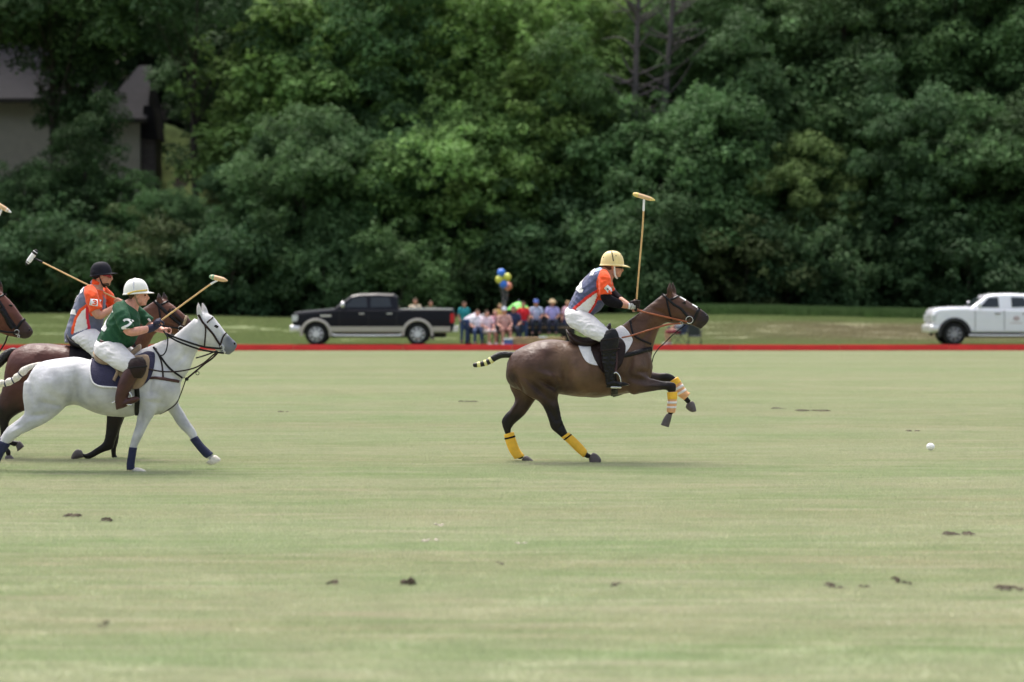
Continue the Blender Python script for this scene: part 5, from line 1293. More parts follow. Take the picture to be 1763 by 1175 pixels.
V, F = strip(bvh_h, [(232.5, 481), (232.2, 490), (233.4, 501)], 1.6, YW, (-1, 1), .003); mk('helmet_seam', V, F, M['steel'], hm)
V, F = strip(bvh_h, [(222, 506.8), (230, 503.5), (240, 501.5), (254, 500)], 2.8, YW, (-1, 1), .004); mk('gold_band', V, F, M['gold_trim'], hm)
for s in (-1, 1):
    V, F = tube([w3(234, 505, YW, s * .084), w3(236, 514, YW, s * .076), w3(239, 523, YW, s * .055), w3(242, 527, YW, 0)], [.010, .009, .009, .008], seg=8, flat=.35); mk('chin_strap', V, F, M['tan_suede'], hm)
V, F = fuse([ellip(cB + np.array((-.035, 0, .02)), (.082, .080, .060)), ellip(cB + np.array((-.07, 0, -.02)), (.035, .055, .03))], .008, 2)[:2]; mk('hair', V, F, M['hair_brown'], rB)
mallet('polo mallet with green tipped head, slanting up from the rider in green', YW, [(269.5, 561, -.09), (279.9, 551.5, -.09), (320, 522, -.09), (362, 491.5, -.09), (376, 483, -.09)],
    (365.5, 477, -.09), (392, 483.5, -.09), dict(grip=.13, wrap=.76, bind='print_white', head='mallet_wood', e0='mallet_green', e1='mallet_wood'), tuple(gB), r=.0095, headw=4.3)

# ---- rider in the black helmet on the brown horse
def rider_c(Y, ox, label, full=True):
    def o_(r): return [[q[0] + ox, q[1], q[2] + ox, q[3], *q[4:]] for q in r]
    def W3(px, py, dy=0.): return w3(px + ox, py, Y, dy)
    r = thing('person', (W3(140, 0)[0], Y, 0), label, 'person')
    c = W3(177, 475.5)
    torso = o_([(112, 590, 160, 592, .14, 0), (112, 577, 170, 580, .165, 0), (116, 562, 175, 566, .172, 0), (122, 545, 178, 550, .18, 0), (128, 526, 180, 533, .19, 0), (137, 507, 181, 515, .198, 0), (148, 493, 180, 501, .15, 0), (159, 487, 178, 494, .075, 0)])
    leg = lambda s: o_([(155, 565, 123, 582, .118, s * .08), (168, 566, 132, 590, .118, s * .14), (180, 575, 150, 602, .106, s * .21), (192, 590, 168, 615, .088, s * .28), (200, 602, 182, 624, .074, s * .315)])
    shin = lambda s: o_([(206, 606, 184, 612, .060, s * .325), (204, 622, 178, 622, .062, s * .335), (196, 640, 172, 638, .060, s * .34), (190, 656, 170, 654, .054, s * .345), (186, 670, 170, 670, .046, s * .345), (185, 680, 171, 684, .042, s * .345)])
    foot = lambda s: o_([(171, 670, 171.5, 685, .036, s * .345), (182, 671, 182, 684, .042, s * .35), (194, 673, 194, 683, .044, s * .355), (206, 677, 206, 683, .03, s * .36)])
    a1 = tube([W3(160, 505, -.17), W3(167, 522, -.25), W3(175, 543, -.27), W3(190, 536, -.19), W3(203, 527, -.10)], [.064, .058, .050, .042, .031], seg=14)
    a2 = tube([W3(172, 504, .17), W3(186, 522, .24), W3(196, 540, .24), W3(206, 540, .12), W3(212, 538, .04)], [.064, .058, .048, .040, .030], seg=14)
    g = W3(207, 519.5, -.09); ax = W3(76, 454, .05) - W3(205, 516, -.09); f = W3(207, 519.5, -.09) - W3(203, 530, -.10)
    h1 = hand_parts(g, ax, f, side=1); h2 = hand_parts(W3(215, 537, .03), (.2, -1, .1), (1, .1, -.1))
    bp = head_parts(c) + [loft(torso, Y, k=.85), a1, a2, *h1, *h2]
    for s in (-1, 1): bp += [loft(leg(s), Y, k=.82, seg=16), loft(shin(s), Y, k=.78, seg=14), loft(foot(s), Y, k=.75, seg=12)]
    mk('body', *fuse(bp, .0078, 2)[:2], M['skin'], r); eyes(c, r)
    V, F, E = fuse([loft(torso[:7], Y, sub=4, seg=28, grow=.008), tube([W3(157, 499, -.13), W3(163, 511, -.225), W3(168, 524, -.255), W3(172.5, 535, -.268)], [.080, .082, .078, .080], seg=18, ends=False),
        tube([W3(170, 499, .13), W3(180, 512, .22), W3(188, 524, .24), W3(194, 533, .24)], [.078, .078, .072, .072], seg=18, ends=False), tube([W3(164, 492), W3(168.5, 484)], [.074, .066], ends=False)], .0085, 3)
    V2 = V.copy(); V2[:, 0] -= ox * Y / K
    T = paint(V2, Y, (0.13, 0.145, 0.22), [('poly', [(158, 526), (152, 529), (143, 537), (137, 547), (133, 560), (131, 574), (154, 566), (156, 548)], WH, 0), ('line', [(155, 526), (143, 534), (135, 546), (131, 558), (128, 573)], 2.6, OR_, 0),
        ('line', [(154.5, 530), (155, 548), (157.5, 566)], 2.4, (.62, .03, .06), 0), ('poly', [(150, 495), (160, 480), (184, 480), (186, 500), (198, 520), (204, 533), (196, 545), (160, 545), (155, 528), (149.5, 508)], OR_, .09), ('poly', [(159, 478), (180, 478), (180, 497), (160, 493)], OR_, 0), ('poly', [(176, 497), (190, 500), (205, 530), (184, 540), (182, 515)], OR_, 0)])
    j = mk('jersey', V, F, M['cloth_print'], r, tint=T); wrinkle(j, .0036, 28, 6, (1, .5, 1.2)); bv = bvh_of(np.array([v.co for v in j.data.vertices]) + ORG[r.name], F)
    v = W3(146, 495) - W3(120, 548)
    print_mark(bv, W3(133, 518, -.03), (0, 1, 0), v, (.9, 0, -.42), numeral('3'), .30, .30, .055, M['print_white'], j, 'back_number', lift=.009)
    V, F = strip(bv, [(163 + ox, 520), (176.5 + ox, 522)], 11, Y, (-1,), .003, lift=.006); mk('sleeve_patch', V, F, M['print_white'], j)
    print_mark(bv, W3(170.5, 521, -.3), (1, 0, -.1), (.1, 0, 1), (0, 1, 0), numeral('3'), .055, .050, .013, M['jersey_orange'], j, 'sleeve_number', lift=.014)
    V, F, E = fuse([ellip(W3(142, 582), (.15, .17, .11), rot=roty(.3)), loft(torso[:2], Y, sub=3, grow=.004), loft(leg(-1), Y, seg=20), loft(leg(1), Y, seg=20)], .010, 3); wrinkle(mk('breeches', V, F, M['breeches'], r), .005, 45, 12, (.6, .3, 1.5))
    for s in (-1, 1):
        mk('boot', *fuse([loft(shin(s), Y, grow=.004, seg=18), loft(foot(s), Y, seg=14)], .009, 2)[:2], M['brown_leather'], r)
        V, F = loft(o_([(205, 598, 187, 602, .054, s * .315), (211, 606, 181, 610, .074, s * .325), (212, 618, 178, 620, .078, s * .335), (208, 630, 176, 630, .07, s * .34)]), Y, sub=4, seg=18); mk('knee_guard', V, F, M['black_leather'], r)
    hm = helmet(W3(174.5, 474, 0), .128, .108, .150, -.12, .055, M['helmet_black'], r, droop=.0, pw=5)
    V, F = ellip(W3(168, 470), (.085, .104, .075), rot=roty(-.2)); mk('helmet_harness', V, F, M['helmet_black'], hm)
    for s in (-1, 1):
        V, F = tube([W3(173, 476, s * .082), W3(176, 486, s * .072), W3(180, 494, s * .04), W3(182, 495.5, 0)], [.008, .008, .008, .007], seg=8, flat=.35); mk('chin_strap', V, F, M['black_leather'], hm)
    V, F = tube([W3(174, 474.5, -.078), W3(185, 475, -.068), W3(191, 476, -.040), W3(192.8, 476, 0), W3(191, 476, .040), W3(185, 475, .068), W3(174, 474.5, .078)], [.005, .008, .019, .012, .019, .008, .005], seg=8, flat=.4, flatdir=(0, 1, 0)); mk('sunglasses', V, F, M['lens_red'], r)
    V, F = ellip(c + np.array((.035, 0, -.093)), (.050, .051, .030)); mk('beard', V, F, M['hair_brown'], r)
    return r
rider_c(YC, 0, 'rider in black helmet and grey orange shirt on the brown horse')
mallet('polo mallet with white head resting back over the shoulder of the black helmeted rider', YC, [(208.5, 520, -.09), (203, 514.8, -.09), (140, 485, -.02), (76, 454, .05), (57, 445, .07)],
    (59.5, 433.5, .07), (43.5, 455.5, .07), dict(grip=.10, wrap=.76, bind='black_leather', head='print_white', e0='rubber_black', e1='rubber_black'), tuple(w3(207, 519, YC, -.09)), r=.0095, headw=4.6)
rider_c(YD, -282, 'rider on the fourth horse just outside the left edge, only the mallet in view')
mallet('polo mallet with pale wooden head, cut off by the left edge', YD, [(-75, 522, -.09), (-62, 500, -.09), (-30, 430, -.05), (-2, 372, 0), (3, 361, 0)],
    (-15, 346, 0), (18, 365.5, 0), dict(grip=.12, wrap=.72, bind='print_white', head='mallet_wood', e0='mallet_wood', e1='print_white'), tuple(w3(-75, 519, YD, -.09)), r=.011, headw=4.2)

# ------------------------------------------------------------------ ball and clods
V, F = ellip(w3(1602, 769.5, 31.3), (.052, .046, .045)); o = mk('polo_ball', V, F, M['ball'], loc=tuple(w3(1602, 769.5, 31.3))); tag(o, 'white plastic polo ball on the grass at the far right', 'ball')
M['clod'] = mat('torn_turf_clod', (0.050, 0.038, 0.022), 0.95, 0.5, 30, bump=1.0, bscale=50)
M['clod_pale'] = mat('dry_turf_scrap', (0.30, 0.27, 0.22), 0.95, 0.3, 30, bump=1.0, bscale=50)
clods = [(570, 1007, 12, 5, 'dark turf clod on the grass, left of a pair below the middle'), (701, 1008, 13, 8, 'largest dark turf clod, right of a pair below the middle'), (128, 890, 16, 4, 'flat dark divot at lower left, left of two touching'), (185, 898, 12, 4, 'flat dark divot at lower left, right of two touching'),
    (1650, 922, 24, 4, 'long dark divot on the grass below the polo ball'), (1541, 1002, 9, 6, 'small upright clod above the torn strip at lower right'), (1432, 1011, 16, 4, 'dark divot at the left end of the torn strip at lower right'), (1491, 1013, 9, 4, 'dark divot in the middle of the torn strip at lower right'),
    (1563, 1009, 8, 4, 'dark divot at the right end of the torn strip at lower right'), (1735, 1016, 24, 4, 'dark divot close to the right edge at lower right'), (1058, 1008, 10, 3, 'small brownish divot below and left of the torn strip'), (180, 1078, 9, 3, 'tiny dark clod nearest the bottom left corner'),
    (755, 907, 9, 3, 'small dark clod just above a pale turf scrap'), (741, 933, 13, 3, 'pale dry turf scrap below the leading horse'), (900, 936, 11, 2, 'pale pinkish turf scrap right of the other scrap'), (1400, 709, 26, 2.5, 'long thin divot on the far grass ahead of the leading horse'), (1345, 705, 16, 2, 'thin divot left of the long one ahead of the leading horse'),
    (1570, 744, 12, 2, 'thin divot on the far grass just above the ball'), (806, 693, 16, 2, 'thin dark divot under the tail of the leading horse'), (485, 711, 13, 2, 'thin dark divot midway between the two groups of horses'), (860, 971, 8, 2.5, 'tiny dark speck of turf under the leading horse')]
for i, (px, py, wpx, hpx, lab) in enumerate(clods):
    Y = CAMZ * K / (py - HY); s = Y / K; x = (px - CX) * s; g = np.random.default_rng(100 + i); P = []
    n = max(3, int(wpx / 3))
    for k in range(n):
        q = (x + g.uniform(-1, 1) * wpx * s * .8, Y + g.uniform(-1, 1) * .10, g.uniform(.2, .6) * hpx * s * .6)
        v_, f_ = ellip(q, (wpx * s * g.uniform(.3, .6), g.uniform(.03, .08), hpx * s * g.uniform(.45, .9) + .007), rot=rotz(g.uniform(-.5, .5)), seg=9, rings=6)
        P.append((v_ + g.normal(size=v_.shape) * .004 * (hpx / 4), f_))
    o = mk('turf_clod', *join(P), M['clod_pale' if 'pale' in lab else 'clod'], loc=(x, Y, 0)); tag(o, lab, 'clod', 'bits of torn turf lying on the field')

# ------------------------------------------------------------------ pickups
M['paint_black'] = mat('black_car_paint', (0.008, 0.009, 0.015), 0.3, 0.05, 3, spec=0.2)
M['paint_tan'] = mat('tan_lower_paint', (0.46, 0.42, 0.37), 0.45, 0.04, 3, coat=0.4)
M['paint_white'] = mat('white_car_paint', (0.84, 0.85, 0.92), 0.25, 0.02, 3, coat=0.8)
M['glass'] = mat('tinted_window_glass', (0.022, 0.028, 0.034), 0.08, 0.05, 3, spec=0.5)
M['chrome'] = mat('chrome', (0.82, 0.82, 0.83), 0.38, 0.04, 20, metal=0.75)
M['tyre'] = mat('tyre_rubber', (0.016, 0.016, 0.017), 0.85, 0.2, 20, bump=0.4, bscale=60)
M['plastic'] = mat('black_plastic', (0.02, 0.02, 0.022), 0.6, 0.1, 20)
M['lamp_glass'] = mat('headlamp_glass', (0.62, 0.64, 0.66), 0.12, 0.05, 20)
M['lamp_red'] = mat('tail_lamp_red', (0.55, 0.02, 0.03), 0.2, 0.05, 20)
M['lamp_amber'] = mat('amber_marker', (0.70, 0.22, 0.06), 0.2, 0.05, 20)
M['wheel_grey'] = mat('grey_wheel_metal', (0.40, 0.40, 0.42), 0.4, 0.08, 20, metal=0.7)
M['grille'] = mat('grille_shadow', (0.03, 0.03, 0.03), 0.6, 0.1, 20)

def pickup(x0, Y, label, body, lower, arch, rim, wheel_in, open_roof=None, long_=5.95, top=1.90):
    """front of the truck at world x0 facing -X; the near side is at smaller y"""
    t = thing('pickup_truck', (x0 + 3, Y, float(height(x0 + 3, Y))), label, 'pickup truck'); z0 = float(height(x0 + 3, Y)); hw = .98; yc = Y + hw
    def sect(st, name, mm, parent, n=None):
        rows = []
        for x, zb_, zt, w in st:
            q = [(-w * .93, zb_), (-w, zb_ + .06), (-w * 1.0, zb_ + (zt - zb_) * .55), (-w * .985, zt - .10), (-w * .93, zt - .025), (-w * .80, zt), (-w * .4, zt + .012), (w * .4, zt + .012), (w * .80, zt), (w * .93, zt - .025), (w * .985, zt - .10), (w, zb_ + (zt - zb_) * .55), (w, zb_ + .06), (w * .93, zb_)]
            rows.append([(x0 + x, yc + y_, z0 + z_) for y_, z_ in q])
        V = np.array([p for r_ in rows for p in r_]); m = 14; F = tube_faces(len(rows), m, V); F.append(tuple(range(m))[::-1]); e = (len(rows) - 1) * m; F.append(tuple(range(e, e + m)))
        return V, F
    wc = [(.86 if lower else .96, .405), (4.62, .405)]; nx = 0 if lower else .16
    def cut(o, cutters):
        bm = bmesh.new(); bm.from_mesh(o.data); bmesh.ops.recalc_face_normals(bm, faces=bm.faces); bm.to_mesh(o.data); bm.free()
        for V, F in cutters:
            me = bpy.data.meshes.new("c"); me.from_pydata(np.asarray(V).tolist(), [], F); me.update()
            bm = bmesh.new(); bm.from_mesh(me); bmesh.ops.recalc_face_normals(bm, faces=bm.faces); bm.to_mesh(me); bm.free()
            c = bpy.data.objects.new("c", me); COL.objects.link(c)
            md = o.modifiers.new("b", 'BOOLEAN'); md.operation = 'DIFFERENCE'; md.solver = 'EXACT'; md.object = c
            bpy.context.view_layer.update(); dg = bpy.context.evaluated_depsgraph_get()
            nm = bpy.data.meshes.new_from_object(o.evaluated_get(dg)); o.modifiers.clear(); o.data = nm; bpy.data.objects.remove(c)
        o.data.polygons.foreach_set('use_smooth', [False] * len(o.data.polygons))
    def cyl(x, z, r, y0, y1, n=28):
        a = np.linspace(0, 2 * math.pi, n, endpoint=False); V = [(x0 + x + r * math.cos(q), y0, z0 + z + r * math.sin(q)) for q in a] + [(x0 + x + r * math.cos(q), y1, z0 + z + r * math.sin(q)) for q in a]
        F = [(i, (i + 1) % n, n + (i + 1) % n, n + i) for i in range(n)]; F += [tuple(range(n))[::-1], tuple(range(n, 2 * n))]; return np.array(V), F
    bx = lambda a, b, c, d, e, f_: box((x0 + (a + b) / 2, yc + (c + d) / 2, z0 + (e + f_) / 2), ((b - a) / 2, (d - c) / 2, (f_ - e) / 2))
    hood = [(.0, .55, 1.14, .86), (.03, .50, 1.20, .92), (.18, .48, 1.235, .96), (.55, .50, 1.27, .97), (1.2, .46, 1.33, .98), (1.62, .46, 1.37, .98)] if lower else [(.16, .50, 1.15, .90), (.20, .48, 1.27, .94), (.29, .48, 1.345, .96), (.46, .48, 1.39, .97), (.9, .46, 1.415, .98), (1.45, .46, 1.425, .98), (1.62, .46, 1.39, .98)]
    V, F = sect(hood + [(3.85, .46, 1.36, .985), (3.86, .46, 1.33, .985), (long_ - .06, .50, 1.33, .98), (long_, .55, 1.30, .955)], 'body', body, t)
    bo = mk('body', V - 0, F, body, t, smooth=False)
    # world-space cutters: the mesh is stored relative to its root
    off = ORG[t.name]
    def loc_(vf): return vf[0] - off, vf[1]
    saved = t.location.copy(); t.location = (0, 0, 0)
    cut(bo, [loc_(cyl(x, z, .50, yc - 1.2, yc + 1.2)) for x, z in wc] + [loc_(bx(3.98, long_ - .09, -.80, .80, .80, 1.6))])
    t.location = saved
    if lower:
        V, F = sect([(.25, .455, .88, .985), (long_ - .12, .455, .88, .992)], 'l', lower, t); V[:, 2] = np.minimum(V[:, 2], z0 + .69)
        V[:, 1] = yc + (V[:, 1] - yc) * 1.02
        lo = mk('lower_trim', V, F, lower, t, smooth=False); t.location = (0, 0, 0); cut(lo, [loc_(cyl(x, z, .505, yc - 1.2, yc + 1.2)) for x, z in wc]); t.location = saved
    # greenhouse
    rf = [(1.55, 1.34, 1.37, .90), (1.80, 1.34, 1.56, .87), (2.16, 1.34, top - .06, .80), (2.45, 1.34, top, .78), (3.1, 1.34, top + .015, .78), (3.72, 1.34, top - .01, .78), (3.86, 1.34, 1.80, .80), (3.90, 1.34, 1.38, .86)]
    rows = []
    for x, zb_, zt, w in rf:
        wb_ = .93; q = [(-wb_, zb_), (-w, max(zt - .06, zb_ + .01)), (-w * .9, zt), (0, zt + .02), (w * .9, zt), (w, max(zt - .06, zb_ + .01)), (wb_, zb_)]; rows.append([(x0 + x, yc + a_, z0 + b_) for a_, b_ in q])
    V = np.array([p for r_ in rows for p in r_]); F = tube_faces(len(rows), 7, V); F.append(tuple(range(7))[::-1]); e = (len(rows) - 1) * 7; F.append(tuple(range(e, e + 7)))
    cb = mk('cab', V, F, body, t, smooth=False)
    def sidew(pts, s):
        out = []
        for x, z in pts:
            k_ = (z - 1.34) / (top - .06 - 1.34); out.append((x0 + x, yc + s * (.93 - (.93 - .79) * k_ + .008), z0 + z))
        n = len(out); V = np.array(out + [(a_, b_ - s * .03, c_) for a_, b_, c_ in out]); F = [tuple(range(n)), tuple(range(n, 2 * n))[::-1]] + [(i, (i + 1) % n, n + (i + 1) % n, n + i) for i in range(n)]
        return V, F
    for s in (-1, 1):
        mk('side_window', *sidew([(1.90, 1.40), (2.24, top - .14), (2.72 if lower else 2.60, top - .12), (2.76 if lower else 2.62, 1.40)], s), M['glass'], cb, smooth=False)
        mk('side_window', *sidew([(2.88 if lower else 3.08, 1.40), (2.88 if lower else 3.08, top - .12), (3.56, top - .13), (3.66, 1.42)], s), M['glass'], cb, smooth=False)
    def quad(p, mm, nm, th=.02):
        p = np.array(p, float); n_ = np.cross(p[1] - p[0], p[3] - p[0]); n_ /= np.linalg.norm(n_); V = np.vstack([p + n_ * .01, p - n_ * th]); F = [(0, 1, 2, 3), (7, 6, 5, 4), (0, 4, 5, 1), (1, 5, 6, 2), (2, 6, 7, 3), (3, 7, 4, 0)]; V[:, 0] += x0; V[:, 1] += yc; V[:, 2] += z0; return mk(nm, V, F, mm, cb, smooth=False)
    quad([(1.60, -.80, 1.43), (1.60, .80, 1.43), (2.13, .72, top - .10), (2.13, -.72, top - .10)], M['glass'], 'windscreen')
    quad([(3.895, -.70, 1.46), (3.895, .70, 1.46), (3.87, .68, 1.76), (3.87, -.68, 1.76)], M['glass'], 'rear_window')
    # doors as recessed seams and handles
    for xx in (1.72, 2.80, 3.84):
        for s in (-1, 1): mk('door_seam', *bx(xx - .008, xx + .008, s * .988 - .004, s * .988 + .004, .55 if not lower else .67, 1.30), M['grille'], t, smooth=False)
    for xx in (2.55, 3.58):
        for s in (-1, 1): mk('door_handle', *bx(xx - .10, xx + .10, s * .998 - .015, s * .998 + .015, 1.15, 1.185), M['chrome'] if lower else M['plastic'], t, smooth=False)
    for s in (-1, 1):
        m_ = mk('door_mirror', *fuse([ellip((x0 + 1.86, yc + s * 1.12, z0 + 1.50), (.08, .12, .13)), tube([(x0 + 1.9, yc + s * .93, z0 + 1.42), (x0 + 1.87, yc + s * 1.08, z0 + 1.46)], [.03, .03])], .02, 1)[:2], M['chrome'] if lower else body, t)
        # wheel arches
        for x, z in wc:
            a = np.linspace(-.12, math.pi + .12, 24); V = []; aw = .585 if lower else .61
            for q in a:
                for rr, yy in ((.485, .93), (.485, 1.02), (.50, 1.03), (aw, 1.005), (aw + .015, .98), (aw, .93)): V.append((x0 + x + rr * math.cos(q), yc + s * yy, z0 + z + rr * math.sin(q)))
            F = tube_faces(24, 6, None); mk('wheel_arch', V, F, arch, t)
        mk('side_step', *tube([(x0 + 1.5, yc + s * .96, z0 + .40), (x0 + 1.7, yc + s * 1.02, z0 + .36), (x0 + 3.8, yc + s * 1.02, z0 + .36), (x0 + 4.0, yc + s * .96, z0 + .40)], [.035] * 4, seg=10), M['chrome'], t)
        mk('headlamp', *box((x0 + nx + .08, yc + s * .79, z0 + 1.00), (.115, .165, .115)), M['lamp_glass'], t, smooth=False)
        mk('marker_lamp', *box((x0 + nx + .175, yc + s * .905, z0 + .93), (.07, .02, .06)), M['lamp_amber'], t, smooth=False)
        mk('tail_lamp', *box((x0 + long_ - .05, yc + s * .93, z0 + 1.0), (.07, .055, .17)), M['lamp_red'], t, smooth=False)
    mk('front_bumper', *fuse([box((x0 + nx - .02, yc, z0 + .60), (.10, .93, .14)), box((x0 + nx + .12, yc, z0 + .60), (.18, .98, .12))], .03, 4)[:2], M['chrome'], t)
    mk('rear_bumper', *box((x0 + long_ + .06, yc, z0 + .60), (.10, .94, .10)), M['chrome'], t, smooth=False)
    gr = mk('grille', *box((x0 + nx + .03, yc, z0 + .93), (.045, .56, .18)), M['grille'], t, smooth=False)
    for k in range(3): mk('grille_bar', *box((x0 + nx - .015, yc, z0 + .80 + k * .13), (.02, .57, .03)), M['chrome'] if lower else body, gr, smooth=False)
    mk('grille_bar', *box((x0 + nx - .02, yc, z0 + .93), (.022, .05, .18)), M['chrome'] if lower else body, gr, smooth=False)
    for x, z in wc: mk('wheel_well', *bx(x - .52, x + .52, -.73, .73, .42, 1.02), M['plastic'], t, smooth=False)
    mk('underbody', *bx(.5, long_ - .3, -.6, .6, .28, .50), M['plastic'], t, smooth=False)
    if lower: 
        for s in (-1, 1):
            mk('bed_rail', *bx(4.0, long_ - .05, s * .95 - .03, s * .95 + .03, 1.325, 1.36), M['chrome'], t, smooth=False)
            mk('fender_badge', *bx(1.02, 1.42, s * .99 - .006, s * .99 + .006, 1.06, 1.12), M['chrome'], t, smooth=False)
    for x, z in wc:
        for s in (-1, 1):
            yw = yc + s * .86; prof = [(.24, -.11), (.37, -.125), (.405, -.09), (.41, 0), (.405, .09), (.37, .125), (.24, .11)]; n = 32; V = []
            for q in np.linspace(0, 2 * math.pi, n, endpoint=False):
                for r_, y_ in prof: V.append((x0 + x + r_ * math.cos(q), yw + y_, z0 + z + r_ * math.sin(q)))
            F = [(i * 7 + j, i * 7 + (j + 1) % 7, ((i + 1) % n) * 7 + (j + 1) % 7, ((i + 1) % n) * 7 + j) for i in range(n) for j in range(7)]
            w = mk('wheel', V, F, M['tyre'], t)
            P = [cyl(x, z, .255, yw + s * .02, yw + s * .05), cyl(x, z, .06, yw + s * .03, yw + s * .12, 12)]; mk('rim', *join(P[:1]), M['grille'], w, smooth=False)
            mk('hub', *P[1], rim, w, smooth=False)
            n_sp = 8
            for k in range(n_sp):
                a = 2 * math.pi * k / n_sp + .2; d = np.array((math.cos(a), 0, math.sin(a)))
                mk('spoke', *tube([np.array((x0 + x, yw + s * .09, z0 + z)) + d * .05, np.array((x0 + x, yw + s * .085, z0 + z)) + d * .24], [.045, .034], seg=6, sub=1), rim, w)
            V = []
            for q in np.linspace(0, 2 * math.pi, n, endpoint=False):
                for r_, y_ in ((.235, .04), (.235, .105), (.262, .118), (.268, .10), (.262, .04)): V.append((x0 + x + r_ * math.cos(q), yw + s * y_, z0 + z + r_ * math.sin(q)))
            F = [(i * 5 + j, i * 5 + (j + 1) % 5, ((i + 1) % n) * 5 + (j + 1) % 5, ((i + 1) % n) * 5 + j) for i in range(n) for j in range(5)]; mk('rim_lip', V, F, rim, w)
    return t
YT = 94.6
tb = pickup((504 - CX) * YT / K, YT, 'black crew cab pickup with tan lower trim and chrome wheels, parked beyond the red board', M['paint_black'], M['paint_tan'], M['paint_tan'], M['chrome'], M['grille'])
tw = pickup((1599 - CX) * YT / K, YT, 'white pickup cut off by the right edge, parked beyond the red board', M['paint_white'], None, M['plastic'], M['wheel_grey'], M['wheel_grey'])
xe = (1750 - CX) * YT / K; ze = CAMZ - (551 - HY) * YT / K
M['faint_red'] = mat('faded_red_print', (0.52, 0.42, 0.44), 0.5, 0.05, 20)
mk('door_emblem', *ellip((xe, YT - .004, ze + .05), (.13, .006, .09), seg=20, rings=8), M['faint_red'], tw)
mk('door_emblem', *box((xe, YT - .002, ze - .12), (.22, .005, .018)), M['faint_red'], tw, smooth=False)

# ------------------------------------------------------------------ spectators
def cl(name, c, r=.85): 
    if name not in M: M[name] = mat(name, c, r, 0.08, 10, bump=0.5, bscale=10)
    return M[name]
POSE = {
 'stand': dict(hip=(0, .09, .92), knee=(.03, .10, .50), ank=(0, .10, .09), toe=(.15, .11, .04), chest=(.01, 0, 1.28), neck=(0, 0, 1.46), head=(.03, 0, 1.60), sh=(0, .18, 1.40), el=(.03, .24, 1.13), ha=(.16, .20, .95)),
 'sit': dict(hip=(0, .09, .52), knee=(.43, .13, .53), ank=(.43, .13, .10), toe=(.58, .14, .04), chest=(-.04, 0, .86), neck=(-.03, 0, 1.05), head=(.01, 0, 1.19), sh=(-.03, .18, .99), el=(.08, .25, .75), ha=(.32, .14, .66)),
 'bend': dict(hip=(0, .09, .88), knee=(.05, .11, .48), ank=(0, .11, .09), toe=(.15, .12, .04), chest=(.34, 0, 1.03), neck=(.50, 0, 1.06), head=(.63, 0, 1.03), sh=(.42, .17, 1.02), el=(.48, .2, .77), ha=(.58, .13, .58))}
def spectator(px, py, Y, pose, yaw, label, top_c, leg_c, hair, skin='skin', hat=None, shorts=False, s=1.0):
    """px, py: where the seat or feet base stands in the photo at depth Y"""
    p = POSE[pose]; x = (px - CX) * Y / K; z0 = py if py is not None else float(height(x, Y)); r = thing('person', (x, Y, z0), label, 'person')
    rt = rotz(yaw)
    def q(v, sg=1): return (np.array((v[0], v[1] * sg, v[2])) * s) @ rt.T + np.array((x, Y, z0))
    P = [tube([q(p['hip'], 0), q(p['chest'], 0), q(p['neck'], 0)], [.12 * s, .135 * s, .05 * s], seg=12), ellip(q(p['head']), (.09 * s, .08 * s, .115 * s)), ellip(q((p['head'][0] + .09, 0, p['head'][2] - .02)), (.02, .016, .03)), tube([q(p['neck'], 0), q(p['head'], 0)], [.055, .05])]
    for g in (-1, 1):
        P.append(tube([q(p['hip'], g), q(p['knee'], g), q(p['ank'], g)], [.085 * s, .06 * s, .04 * s], seg=10)); P.append(tube([q(p['ank'], g), q(p['toe'], g)], [.045, .035], seg=8))
        P.append(tube([q(p['sh'], g), q(p['el'], g), q(p['ha'], g)], [.055 * s, .042 * s, .03 * s], seg=10)); P.append(ellip(q(p['ha'], g), (.04, .03, .045)))
        h_ = np.array(p['ha'])
        for k_ in range(4): P.append(tube([q(h_ + np.array((0, (k_ - 1.5) * .016, -.02)), g), q(h_ + np.array((.025, (k_ - 1.5) * .018, -.075)), g)], [.010, .009], seg=6, sub=1))
    mk('body', *fuse(P, .018, 2)[:2], M[skin], r)
    P = [tube([q(p['hip'], 0), q(p['chest'], 0), q(np.array(p['neck']) - np.array((0, 0, .05)), 0)], [.15 * s, .165 * s, .09 * s], seg=14)]
    for g in (-1, 1): e = np.array(p['sh']) * .35 + np.array(p['el']) * .65; P.append(tube([q(np.array(p['sh']) * np.array((1, .6, 1)), g), q(p['sh'], g), q(e, g)], [.08 * s, .072 * s, .062 * s], seg=10))
    mk('shirt', *fuse(P, .02, 2)[:2], top_c, r)
    P = [ellip(q(p['hip'], 0), (.16 * s, .17 * s, .11 * s))]
    for g in (-1, 1):
        pts = [q(p['hip'], g), q(p['knee'], g)] if shorts else [q(p['hip'], g), q(p['knee'], g), q(p['ank'], g)]
        P.append(tube(pts, [.105 * s, .078 * s] if shorts else [.105 * s, .078 * s, .062 * s], seg=10))
    mk('shorts' if shorts else 'trousers', *fuse(P, .02, 2)[:2], leg_c, r)
    for g in (-1, 1): mk('shoe', *tube([q(np.array(p['ank']) - np.array((.03, 0, .03)), g), q(p['toe'], g)], [.05, .04], seg=10), cl('white_shoe', (.6, .6, .6)) if shorts else M['rubber_black'], r)
    mk('hair', *ellip(q((p['head'][0] - .02, 0, p['head'][2] + .035)), (.095 * s, .088 * s, .095 * s)), cl(*hair), r)
    if hat:
        kind_, hc = hat; c = q((p['head'][0], 0, p['head'][2] + .07))
        mk('hat', *fuse([ellip(c + np.array((0, 0, .02)), (.11, .10, .09)), ellip(c + (np.array((.09, 0, -.01)) @ rt.T if kind_ == 'cap' else 0), (.10, .08, .018) if kind_ == 'cap' else (.19, .17, .018))], .012, 1)[:2], hc, r)
    return r
